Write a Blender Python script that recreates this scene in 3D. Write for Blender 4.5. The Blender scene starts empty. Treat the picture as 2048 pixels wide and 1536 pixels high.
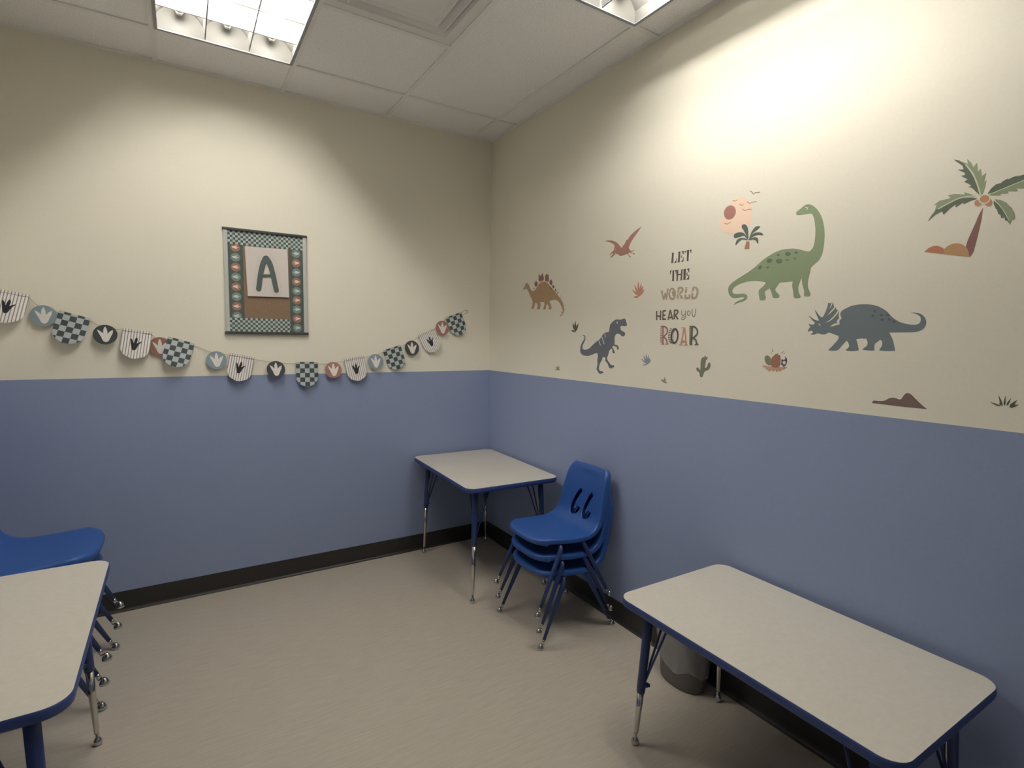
import bpy, bmesh, math, random
from mathutils import Vector, Matrix
random.seed(7)
C = bpy.context.scene.collection
PI = math.pi
# ------------------------------------------------------------ camera
cam_d = bpy.data.cameras.new('camera'); cam = bpy.data.objects.new('camera', cam_d); C.objects.link(cam)
cam.matrix_world = Matrix.Translation((-1.9182, -3.3964, 1.4841)) @ Matrix.Rotation(-.5583, 4, 'Z') @ Matrix.Rotation(1.4855, 4, 'X') @ Matrix.Rotation(.0154, 4, 'Z')
cam_d.sensor_width = 36; cam_d.lens = 36*1056.12/2048; cam_d.clip_start = .02
bpy.context.scene.camera = cam
# ------------------------------------------------------------ world, exposure
w = bpy.data.worlds.new('world'); bpy.context.scene.world = w; w.use_nodes = True
w.node_tree.nodes['Background'].inputs[0].default_value = (.75, .8, .9, 1)
w.node_tree.nodes['Background'].inputs[1].default_value = .02
vs = bpy.context.scene.view_settings
vs.view_transform = 'Standard'; vs.look = 'None'; vs.gamma = 1; vs.use_curve_mapping = False
vs.exposure = 0.0
LAMP = 79.0            # emission strength of the fluorescent tubes
LAMP_COL = (1.0, .96, .90, 1)
# room dimensions
H = 2.8751; ZP = 1.2514; XL = -2.82; YF = -4.4; TW = .6096
GX0 = -.1615; GY0 = -.3498
# ------------------------------------------------------------ helpers
def srgb(r, g, b):
    f = lambda c: (c/255/12.92) if c/255 <= .04045 else ((c/255+.055)/1.055)**2.4
    return (f(r), f(g), f(b), 1)
MATS = {}
def mat(name, col, rough=.6, metal=0, noise=0, nscale=40, bump=0, bscale=200, spec=.5, stretch=None, emit=0, ecol=None, alpha=None, trans=0):
    if name in MATS: return MATS[name]
    m = bpy.data.materials.new(name); m.use_nodes = True; MATS[name] = m
    nt = m.node_tree; b = nt.nodes['Principled BSDF']
    b.inputs['Base Color'].default_value = col; b.inputs['Roughness'].default_value = rough
    b.inputs['Metallic'].default_value = metal; b.inputs['Specular IOR Level'].default_value = spec
    tc = nt.nodes.new('ShaderNodeTexCoord'); mp = nt.nodes.new('ShaderNodeMapping')
    nt.links.new(tc.outputs['Object'], mp.inputs[0])
    if stretch: mp.inputs['Scale'].default_value = stretch
    n = nt.nodes.new('ShaderNodeTexNoise'); n.inputs['Scale'].default_value = nscale; n.inputs['Detail'].default_value = 4
    nt.links.new(mp.outputs[0], n.inputs['Vector'])
    if noise:
        r = nt.nodes.new('ShaderNodeMapRange'); r.inputs['From Min'].default_value = .3; r.inputs['From Max'].default_value = .7
        r.inputs['To Min'].default_value = 1-noise; r.inputs['To Max'].default_value = 1+noise
        nt.links.new(n.outputs['Fac'], r.inputs['Value'])
        mx = nt.nodes.new('ShaderNodeVectorMath'); mx.operation = 'SCALE'; mx.inputs[0].default_value = col[:3]
        nt.links.new(r.outputs[0], mx.inputs['Scale']); nt.links.new(mx.outputs[0], b.inputs['Base Color'])
    if bump:
        n2 = nt.nodes.new('ShaderNodeTexNoise'); n2.inputs['Scale'].default_value = bscale; n2.inputs['Detail'].default_value = 3
        nt.links.new(mp.outputs[0], n2.inputs['Vector'])
        bp = nt.nodes.new('ShaderNodeBump'); bp.inputs['Strength'].default_value = bump; bp.inputs['Distance'].default_value = .002
        nt.links.new(n2.outputs['Fac'], bp.inputs['Height']); nt.links.new(bp.outputs[0], b.inputs['Normal'])
    if emit:
        b.inputs['Emission Color'].default_value = ecol or col; b.inputs['Emission Strength'].default_value = emit
    if alpha is not None: b.inputs['Alpha'].default_value = alpha
    if trans: b.inputs['Transmission Weight'].default_value = trans
    return m
def link(name, me, mats, parent=None, smooth=False):
    if not isinstance(mats, (list, tuple)): mats = [mats]
    for m in mats: me.materials.append(m)
    o = bpy.data.objects.new(name, me); C.objects.link(o)
    if parent: o.parent = parent
    if smooth:
        for p in me.polygons: p.use_smooth = True
    return o
def obj(name, bm, mats, parent=None, smooth=False, norm=True):
    me = bpy.data.meshes.new(name)
    if norm: bmesh.ops.recalc_face_normals(bm, faces=bm.faces[:])
    bm.to_mesh(me); bm.free()
    return link(name, me, mats, parent, smooth)
def empty(name, loc=(0, 0, 0), rz=0, parent=None):
    o = bpy.data.objects.new(name, None); C.objects.link(o); o.location = loc; o.rotation_euler = (0, 0, rz)
    o.empty_display_size = .1
    if parent: o.parent = parent
    return o
def tag(o, label, cat, group=None):
    o['label'] = label; o['category'] = cat
    if group: o['group'] = group
    return o
def structure(o):
    o['kind'] = 'structure'; return o
def box(bm, x0, x1, y0, y1, z0, z1, mi=0, bevel=0):
    v = [bm.verts.new(p) for p in [(x0,y0,z0),(x1,y0,z0),(x1,y1,z0),(x0,y1,z0),(x0,y0,z1),(x1,y0,z1),(x1,y1,z1),(x0,y1,z1)]]
    fs = [bm.faces.new([v[i] for i in q]) for q in [(0,3,2,1),(4,5,6,7),(0,1,5,4),(1,2,6,5),(2,3,7,6),(3,0,4,7)]]
    for f in fs: f.material_index = mi
    if bevel:
        es = list({e for f in fs for e in f.edges})
        r = bmesh.ops.bevel(bm, geom=es, offset=bevel, segments=2, affect='EDGES', profile=.5)
        for f in r['faces']: f.material_index = mi
def tube(bm, pts, radii, n=12, cap=True, mi=0, flat=None):
    pts = [Vector(p) for p in pts]
    if not hasattr(radii, '__len__'): radii = [radii]*len(pts)
    rings = []
    for i, p in enumerate(pts):
        a = pts[max(i-1, 0)]; b = pts[min(i+1, len(pts)-1)]
        d = (b-a).normalized()
        up = Vector((0, 0, 1)) if abs(d.z) < .95 else Vector((1, 0, 0))
        s = d.cross(up).normalized(); t = s.cross(d).normalized()
        f = flat[i] if flat else 1
        rings.append([bm.verts.new(p + radii[i]*(math.cos(2*PI*k/n)*s + f*math.sin(2*PI*k/n)*t)) for k in range(n)])
    for a, b in zip(rings, rings[1:]):
        for k in range(n):
            f = bm.faces.new([a[k], a[(k+1) % n], b[(k+1) % n], b[k]]); f.material_index = mi
    if cap:
        bm.faces.new(rings[0][::-1]).material_index = mi; bm.faces.new(rings[-1]).material_index = mi
def lathe(bm, prof, n=20, origin=(0, 0, 0), mi=0, sx=1, sy=1, power=2):
    o = Vector(origin); rings = []
    for r, z in prof:
        ring = []
        for k in range(n):
            a = 2*PI*k/n; c, s = math.cos(a), math.sin(a)
            if power != 2:
                c = math.copysign(abs(c)**(2/power), c); s = math.copysign(abs(s)**(2/power), s)
            ring.append(bm.verts.new(o+Vector((r*c*sx, r*s*sy, z))))
        rings.append(ring)
    for a, b in zip(rings, rings[1:]):
        for k in range(n): bm.faces.new([a[k], a[(k+1) % n], b[(k+1) % n], b[k]]).material_index = mi
    bm.faces.new(rings[0][::-1]).material_index = mi; bm.faces.new(rings[-1]).material_index = mi
def quad(bm, ps, mi=0):
    f = bm.faces.new([bm.verts.new(p) for p in ps]); f.material_index = mi; return f
def smooth_loop(pts, sub=4, cusp=62):
    n = len(pts); out = []
    P = [Vector(p) for p in pts]
    sharp = []
    for i in range(n):
        a = P[i]-P[i-1]; b = P[(i+1) % n]-P[i]
        sharp.append(a.length > 1e-9 and b.length > 1e-9 and math.degrees(a.angle(b)) > cusp)
    for i in range(n):
        p0, p1, p2, p3 = P[i-1], P[i], P[(i+1) % n], P[(i+2) % n]
        if sharp[i]: p0 = p1
        if sharp[(i+1) % n]: p3 = p2
        for k in range(sub):
            t = k/sub
            out.append(.5*((2*p1)+(p2-p0)*t+(2*p0-5*p1+4*p2-p3)*t*t+(3*p1-p0-3*p2+p3)*t**3))
    return [tuple(v) for v in out]
def smooth_open(pts, sub=4):
    P = [Vector(p) for p in pts]; n = len(P); out = []
    for i in range(n-1):
        p0 = P[i-1] if i else P[0]; p1 = P[i]; p2 = P[i+1]; p3 = P[i+2] if i+2 < n else P[i+1]
        for k in range(sub):
            t = k/sub
            out.append(.5*((2*p1)+(p2-p0)*t+(2*p0-5*p1+4*p2-p3)*t*t+(3*p1-p0-3*p2+p3)*t**3))
    out.append(P[-1]); return [tuple(v) for v in out]
def stroke_outline(pts, w, taper=False):
    P = [Vector(p) for p in pts]; n = len(P); L, R = [], []
    closed = (P[0]-P[-1]).length < 1e-6
    for i, p in enumerate(P):
        a = P[i-1] if i else (P[-2] if closed else P[0]); b = P[i+1] if i+1 < n else (P[1] if closed else P[-1])
        d = (b-a).normalized(); nn = Vector((-d.y, d.x)); r = w/2*((1-i/(n-1)*.85) if taper else 1)
        L.append(p+nn*r); R.append(p-nn*r)
    return L, R
def area2(p):
    return sum(p[i-1][0]*p[i][1]-p[i][0]*p[i-1][1] for i in range(len(p)))/2
def plate(bm, to3, loop, front, back, mi=0):
    """thin solid with the outline `loop`; to3(u, v, d) -> point, d = distance out from the wall"""
    if area2(loop) < 0: loop = loop[::-1]
    f = [bm.verts.new(to3(u, v, front)) for u, v in loop]; b = [bm.verts.new(to3(u, v, back)) for u, v in loop]
    bm.faces.new(f).material_index = mi
    n = len(loop)
    for i in range(n): bm.faces.new([f[i], b[i], b[(i+1) % n], f[(i+1) % n]]).material_index = mi
def strip(bm, to3, pts, w, front, back, taper=False, mi=0):
    L, R = stroke_outline(pts, w, taper)
    n = len(L)
    fl = [bm.verts.new(to3(p[0], p[1], front)) for p in L]; fr = [bm.verts.new(to3(p[0], p[1], front)) for p in R]
    bl = [bm.verts.new(to3(p[0], p[1], back)) for p in L]; br = [bm.verts.new(to3(p[0], p[1], back)) for p in R]
    for i in range(n-1):
        for q in ([fl[i], fr[i], fr[i+1], fl[i+1]], [bl[i], fl[i], fl[i+1], bl[i+1]], [fr[i], br[i], br[i+1], fr[i+1]]):
            bm.faces.new(q).material_index = mi
def copy_tree(o, parent=None):
    c = o.copy(); C.objects.link(c)
    if parent: c.parent = parent
    for ch in [x for x in KIDS.get(o.name, [])]: KIDS.setdefault(c.name, []).append(copy_tree(ch, c))
    return c
KIDS = {}
def register(root):
    for o in list(C.objects):
        if o.parent: KIDS.setdefault(o.parent.name, [])
        if o.parent and o not in KIDS[o.parent.name]: KIDS[o.parent.name].append(o)
# ------------------------------------------------------------ materials of the room
M_cream = mat('cream_wall_paint', srgb(238, 233, 217), .75, bump=.09, bscale=260, noise=.012, nscale=90)
M_blue = mat('blue_wall_paint', srgb(142, 155, 188), .7, bump=.09, bscale=260, noise=.02, nscale=90)
M_floor = mat('vinyl_floor', srgb(174, 166, 153), .42, noise=.075, nscale=13, stretch=(.8, 9, 1), bump=.08, bscale=120)
M_tile = mat('acoustic_tile', srgb(247, 246, 246), .95, noise=.12, nscale=170, bump=.6, bscale=190)
M_grid = mat('ceiling_grid_paint', srgb(240, 239, 236), .6)
M_base = mat('black_vinyl_base', srgb(44, 42, 40), .45)
M_white = mat('white_enamel', srgb(235, 233, 226), .45)
M_louver = mat('louver_metal', srgb(150, 150, 148), .3, metal=.5)
M_refl = mat('matte_reflector', srgb(122, 120, 114), .5)
M_tubelight = mat('lamp_phosphor', (1, 1, 1, 1), .5, emit=LAMP, ecol=LAMP_COL)
# ------------------------------------------------------------ room shell
def wall(name, fn, length):
    """fn(s, z) -> point; cream above the paint line, blue below"""
    bm = bmesh.new()
    quad(bm, [fn(0, 0), fn(length, 0), fn(length, ZP), fn(0, ZP)], 1)
    quad(bm, [fn(0, ZP), fn(length, ZP), fn(length, H+.15), fn(0, H+.15)], 0)
    return structure(obj(name, bm, [M_cream, M_blue], norm=False))
wall('wall_back', lambda s, z: (XL+s, 0, z), -XL)
wall('wall_right', lambda s, z: (0, -s, z), -YF)
wall('wall_left', lambda s, z: (XL, YF+s, z), -YF)
wall('wall_front', lambda s, z: (-s, YF, z), -XL)
bm = bmesh.new(); quad(bm, [(XL, YF, 0), (0, YF, 0), (0, 0, 0), (XL, 0, 0)])
structure(obj('floor', bm, M_floor, norm=False))
# cove base: upright face, curved toe
prof = [(0, .108), (.0035, .108), (.0042, .1), (.0042, .022), (.006, .012), (.011, .005), (.017, .002), (.018, 0)]
def base(name, fn, length):
    bm = bmesh.new(); rows = []
    for s in (0, length): rows.append([bm.verts.new(fn(s, d, z)) for d, z in prof])
    for i in range(len(prof)-1): bm.faces.new([rows[0][i], rows[1][i], rows[1][i+1], rows[0][i+1]])
    structure(obj(name, bm, M_base, smooth=False))
base('baseboard_back', lambda s, d, z: (XL+s, -d, z), -XL)
base('baseboard_right', lambda s, d, z: (-d, -s, z), -YF)
base('baseboard_left', lambda s, d, z: (XL+d, -s, z), -YF)
base('baseboard_front', lambda s, d, z: (XL+s, YF+d, z), -XL)
# suspended ceiling: tiles between tee bars, open where fixtures sit
xs = [0] + [GX0-k*TW for k in range(5)] + [XL]
ys = [0] + [GY0-k*2*TW for k in range(4)] + [YF]
L1 = (GX0-3*TW, GX0-2*TW, GY0-2*TW, GY0); L2 = (GX0-TW, GX0, GY0-4*TW, GY0-2*TW)
DF = (GX0-2*TW, GX0-TW, GY0-2*TW, GY0-TW)
cells = []
for a in range(len(xs)-1):
    for b in range(len(ys)-1):
        c = (xs[a+1], xs[a], ys[b+1], ys[b])
        if any(all(abs(c[i]-q[i]) < 1e-3 for i in range(4)) for q in (L1, L2)): continue
        if a == 2 and b == 1: cells.append((c[0], c[1], GY0-TW, GY0)); continue
        cells.append(c)
bm = bmesh.new()
for c in cells: quad(bm, [(c[0], c[2], H+.007), (c[0], c[3], H+.007), (c[1], c[3], H+.007), (c[1], c[2], H+.007)])
hb = .012
def bar(x0, x1, y0, y1): box(bm, x0, x1, y0, y1, H, H+.0068, 1)
for x in xs[1:-1]:
    bar(x-hb, x+hb, YF+.02, -.02)
for b, y in enumerate(ys[1:-1]):
    for a in range(len(xs)-1):
        x0 = xs[a+1] + (hb if a < len(xs)-2 else .02); x1 = xs[a] - (hb if a else .02)
        bar(x0, x1, y-hb, y+hb)
bar(DF[0]+hb, DF[1]-hb, GY0-TW-hb, GY0-TW+hb)
# wall angle
for q in [(XL, 0, -.02, 0), (XL, 0, YF, YF+.02), (-.02, 0, YF+.02, -.02), (XL, XL+.02, YF+.02, -.02)]: bar(*q)
structure(obj('ceiling', bm, [M_tile, M_grid]))
bm = bmesh.new(); quad(bm, [(XL, YF, H+.2), (XL, 0, H+.2), (0, 0, H+.2), (0, YF, H+.2)])
structure(obj('trim_1', bm, mat('plenum_deck', srgb(90, 90, 90), .9), norm=False))
# ------------------------------------------------------------ recessed louvre lights
def troffer(cell, label):
    x0, x1, y0, y1 = cell; x0 += hb; x1 -= hb; y0 += hb; y1 -= hb
    cx, cy = (x0+x1)/2, (y0+y1)/2
    t = empty('ceiling_light', (cx, cy, H)); tag(t, label, 'ceiling light', 'recessed louvred ceiling lights')
    hx, hy = (x1-x0)/2, (y1-y0)/2
    # housing: three arched reflector bays
    bm = bmesh.new(); D = .125
    nb = 3; wbay = 2*hx/nb; prof = []
    for b in range(nb):
        for k in range(9):
            s = k/8; prof.append((-hx+(b+s)*wbay, .058+(D-.058)*(1-abs(2*s-1)**2.4)))
    prof = [(-hx, 0)]+prof+[(hx, 0)]
    r0 = [bm.verts.new((x, -hy, z)) for x, z in prof]; r1 = [bm.verts.new((x, hy, z)) for x, z in prof]
    for i in range(len(prof)-1): bm.faces.new([r0[i], r1[i], r1[i+1], r0[i+1]])
    for s in (-hy, hy): quad(bm, [(-hx, s, 0), (hx, s, 0), (hx, s, D), (-hx, s, D)])
    obj('reflector_housing', bm, M_refl, t, norm=False)
    # frame lip on the ceiling grid
    bm = bmesh.new()
    for q in [(-hx-.004, hx+.004, -hy-.004, -hy+.01), (-hx-.004, hx+.004, hy-.01, hy+.004), (-hx-.004, -hx+.01, -hy+.01, hy-.01), (hx-.01, hx+.004, -hy+.01, hy-.01)]:
        box(bm, *q, -.004, .0)
    obj('frame', bm, mat('grey_frame_enamel', srgb(150, 152, 158), .4), t)
    # parabolic louvre: 3 x 6 cells
    bm = bmesh.new(); ix, iy = hx-.01, hy-.01
    def blade_x(x):
        for s in (-1, 1):
            quad(bm, [(x+s*.0026, -iy, .003), (x+s*.0026, iy, .003), (x+s*.007, iy, .055), (x+s*.007, -iy, .055)])
        quad(bm, [(x-.0026, -iy, .003), (x+.0026, -iy, .003), (x+.0026, iy, .003), (x-.0026, iy, .003)])
    def blade_y(y):
        for s in (-1, 1):
            quad(bm, [(-ix, y+s*.0026, .003), (ix, y+s*.0026, .003), (ix, y+s*.007, .055), (-ix, y+s*.007, .055)])
        quad(bm, [(-ix, y-.0026, .003), (-ix, y+.0026, .003), (ix, y+.0026, .003), (ix, y-.0026, .003)])
    for k in (1, 2): blade_x(-ix+k*2*ix/3)
    for k in range(1, 6): blade_y(-iy+k*2*iy/6)
    obj('louver', bm, M_louver, t, norm=False)
    for b in range(nb):
        x = -hx+(b+.5)*wbay
        bm = bmesh.new(); tube(bm, [(x, -hy+.06, .088), (x, hy-.06, .088)], .0127, 12)
        lp = obj('fluorescent_tube', bm, M_tubelight, t, smooth=True)
        bm = bmesh.new()
        bm.free()
        for s in (-1, 1):
            bm = bmesh.new(); tube(bm, [(x, s*(hy-.06), .088), (x, s*(hy-.044), .088)], .0135, 12)
            tube(bm, [(x, s*(hy-.045), .088), (x, s*(hy-.028), .088)], .019, 6)
            obj('lamp_holder', bm, M_white, lp)
    return t
troffer(L1, 'recessed fluorescent ceiling light with louvre cells, upper left above the bulletin board')
troffer(L2, 'recessed fluorescent ceiling light beside the right wall, mostly above the frame')
# ------------------------------------------------------------ stepped air diffuser
x0, x1, y0, y1 = DF; cx, cy = (x0+x1)/2, (y0+y1)/2; hw = TW/2-hb
t = empty('air_diffuser', (cx, cy, H)); tag(t, 'square white stepped air diffuser between the two ceiling lights', 'air vent')
M_diff = mat('diffuser_enamel', srgb(232, 231, 228), .5)
def sqring(bm, a, za, b, zb):
    A = [bm.verts.new((s*a, q*a, za)) for s, q in ((-1,-1),(1,-1),(1,1),(-1,1))]; B = [bm.verts.new((s*b, q*b, zb)) for s, q in ((-1,-1),(1,-1),(1,1),(-1,1))]
    for i in range(4): bm.faces.new([A[i], A[(i+1)%4], B[(i+1)%4], B[i]])
bm = bmesh.new(); sqring(bm, hw, .004, hw-.045, .004); sqring(bm, hw-.045, .004, hw-.10, .05); sqring(bm, hw-.10, .05, .0, .12)
obj('outer_frame', bm, M_diff, t, norm=False)
bm = bmesh.new(); sqring(bm, hw-.078, -.006, hw-.083, -.008); sqring(bm, hw-.083, -.008, hw-.135, .03); sqring(bm, hw-.078, -.004, hw-.133, .034)
obj('cone', bm, M_diff, t, norm=False)
bm = bmesh.new(); sqring(bm, hw-.125, -.010, hw-.130, -.012); sqring(bm, hw-.13, -.012, hw-.15, -.002); quad(bm, [(s*(hw-.15), q*(hw-.15), -.002) for s, q in ((-1,-1),(-1,1),(1,1),(1,-1))])
sqring(bm, hw-.125, -.008, hw-.15, .01)
obj('centre_panel', bm, M_diff, t, norm=False)
# ------------------------------------------------------------ furniture materials
M_lam = mat('grey_laminate', srgb(194, 189, 178), .35, noise=.03, nscale=60)
M_edge = mat('blue_edge_band', srgb(48, 68, 124), .42, noise=.05, nscale=30)
M_under = mat('particleboard', srgb(96, 84, 70), .8, noise=.1, nscale=90)
M_blueleg = mat('blue_enamel', srgb(40, 58, 108), .35)
M_chrome = mat('chrome', srgb(205, 203, 198), .16, metal=1)
M_hole = mat('dark_slot', srgb(18, 18, 20), .8)
M_shell = mat('blue_plastic', srgb(38, 78, 146), .38, bump=.15, bscale=420)
# ------------------------------------------------------------ activity tables
def rrect(w, l, r, n=8):
    out = []
    for cx, cy, a0 in ((w/2-r, l/2-r, 0), (-w/2+r, l/2-r, PI/2), (-w/2+r, -l/2+r, PI), (w/2-r, -l/2+r, 3*PI/2)):
        for k in range(n+1):
            a = a0+PI/2*k/n; out.append((cx+r*math.cos(a), cy+r*math.sin(a)))
    return out
def table(name_label, x, y, rz, w, l, h, joint, inset=(.085, .060), r=.055):
    t = empty('activity_table', (x, y, 0), rz)
    tag(t, name_label, 'table')
    th = .028
    bm = bmesh.new(); lp = rrect(w-.006, l-.006, r-.003)
    a = [bm.verts.new((u, v, h)) for u, v in lp]; b = [bm.verts.new((u, v, h-.004)) for u, v in lp]; n = len(lp)
    bm.faces.new(a)
    for i in range(n): bm.faces.new([a[i], b[i], b[(i+1) % n], a[(i+1) % n]])
    obj('tabletop', bm, M_lam, t)
    # moulded edge band, slightly bulged
    bm = bmesh.new(); prof = [(-.003, h-.0005), (-.0008, h-.0004), (.0008, h-.002), (.0024, h-.007), (.003, h-.014), (.0024, h-.021), (.0008, h-.027), (-.002, h-th)]
    rows = [[bm.verts.new((u, v, z)) for u, v in rrect(w-.006+2*(d+.003)-.006, l-.006+2*(d+.003)-.006, r+d-.003)] for d, z in prof]
    for p, q in zip(rows, rows[1:]):
        for i in range(n): bm.faces.new([p[i], q[i], q[(i+1) % n], p[(i+1) % n]])
    obj('edge_band', bm, M_edge, t, smooth=True)
    bm = bmesh.new(); lp = rrect(w-.012, l-.012, r-.006)
    a = [bm.verts.new((u, v, h-.0045)) for u, v in lp]; b = [bm.verts.new((u, v, h-th)) for u, v in lp]
    bm.faces.new(b[::-1])
    for i in range(n): bm.faces.new([a[i], b[i], b[(i+1) % n], a[(i+1) % n]])
    obj('underside_board', bm, M_under, t)
    ht = h-th
    for sx in (-1, 1):
        for sy in (-1, 1):
            top = Vector((sx*(w/2-inset[0]), sy*(l/2-inset[0]), ht)); ft = Vector((sx*(w/2-inset[1]), sy*(l/2-inset[1]), 0))
            at = lambda z: ft+(top-ft)*(z/ht)
            bm = bmesh.new(); tube(bm, [at(ht-.004), at(ht*.75), at(joint+.02), at(joint)], [.0165, .0165, .0158, .0150], 16)
            bx = at(ht-.002); box(bm, bx.x-.035, bx.x+.035, bx.y-.035, bx.y+.035, ht-.004, ht-.0005)
            leg = obj('leg', bm, M_blueleg, t, smooth=True)
            bm = bmesh.new(); p = at(joint+.03); q = Vector((-sx, -sy, 0)).normalized()
            tube(bm, [p+q*.008, p+q*.024], [.011, .008], 10); tube(bm, [p+q*.022, p+q*.03], [.006, .006], 8)
            obj('clamp_screw', bm, M_blueleg, leg, smooth=True)
            bm = bmesh.new(); tube(bm, [at(joint+.002), at(joint*.6), at(.05), at(.045)], [.0125, .0112, .0082, .0075], 14)
            obj('leg_insert', bm, M_chrome, leg, smooth=True)
            bm = bmesh.new(); lathe(bm, [(.004, .048), (.0062, .044), (.0062, .03), (.0085, .026), (.0135, .018), (.015, .010), (.013, .003), (.009, 0)], 16, ft)
            obj('glide', bm, M_chrome, leg, smooth=True)
            # adjustment strip with holes on the inner side
            bm = bmesh.new(); z0, z1 = joint+.06, joint+.20; s = Vector((-q.y, q.x, 0)); cnt = 5
            pp = [at(z0)+q*.0172, at(z1)+q*.0172]
            fs = [bm.verts.new(v) for v in (pp[0]-s*.0075, pp[0]+s*.0075, pp[1]+s*.0075, pp[1]-s*.0075)]; bm.faces.new(fs)
            bk = [bm.verts.new(v-q*.006) for v in (pp[0]-s*.0075, pp[0]+s*.0075, pp[1]+s*.0075, pp[1]-s*.0075)]
            for i in range(4): bm.faces.new([fs[i], bk[i], bk[(i+1) % 4], fs[(i+1) % 4]])
            for k in range(cnt):
                c = at(z0+(k+.5)/cnt*(z1-z0))+q*.0176
                f = bm.faces.new([bm.verts.new(c+s*.0042*math.cos(2*PI*i/10)+Vector((0, 0, .0042*math.sin(2*PI*i/10)))) for i in range(10)]); f.material_index = 1
            me = bpy.data.meshes.new('adjustment_strip'); bm.to_mesh(me); bm.free(); link('adjustment_strip', me, [M_chrome, M_hole], leg)
            for dx, dy in ((-sx, 0), (0, -sy)):
                bm = bmesh.new(); a0 = at(joint+.055)+Vector((dx, dy, 0))*.012+q*.004; a1 = at(ht-.002)+Vector((dx, dy, 0))*.085+q*.012
                tube(bm, [a0, a0+(a1-a0)*.5, a1], [.0042, .0042, .0042], 8); obj('brace_rod', bm, M_blueleg, leg, smooth=True)
    return t
table('grey topped table with blue edge in the far corner beside stacked chairs', -.322, -.482, math.radians(-2.3), .60, .905, .672, .325)
table('grey topped table with blue edge over the waste bin along the right wall', -.318, -2.492, math.radians(-.8), .585, .910, .560, .205)
table('grey topped table with blue edge in front of the left chair stack', -2.461, -1.491, math.radians(.6), .605, .905, .662, .29, r=.06)
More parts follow.
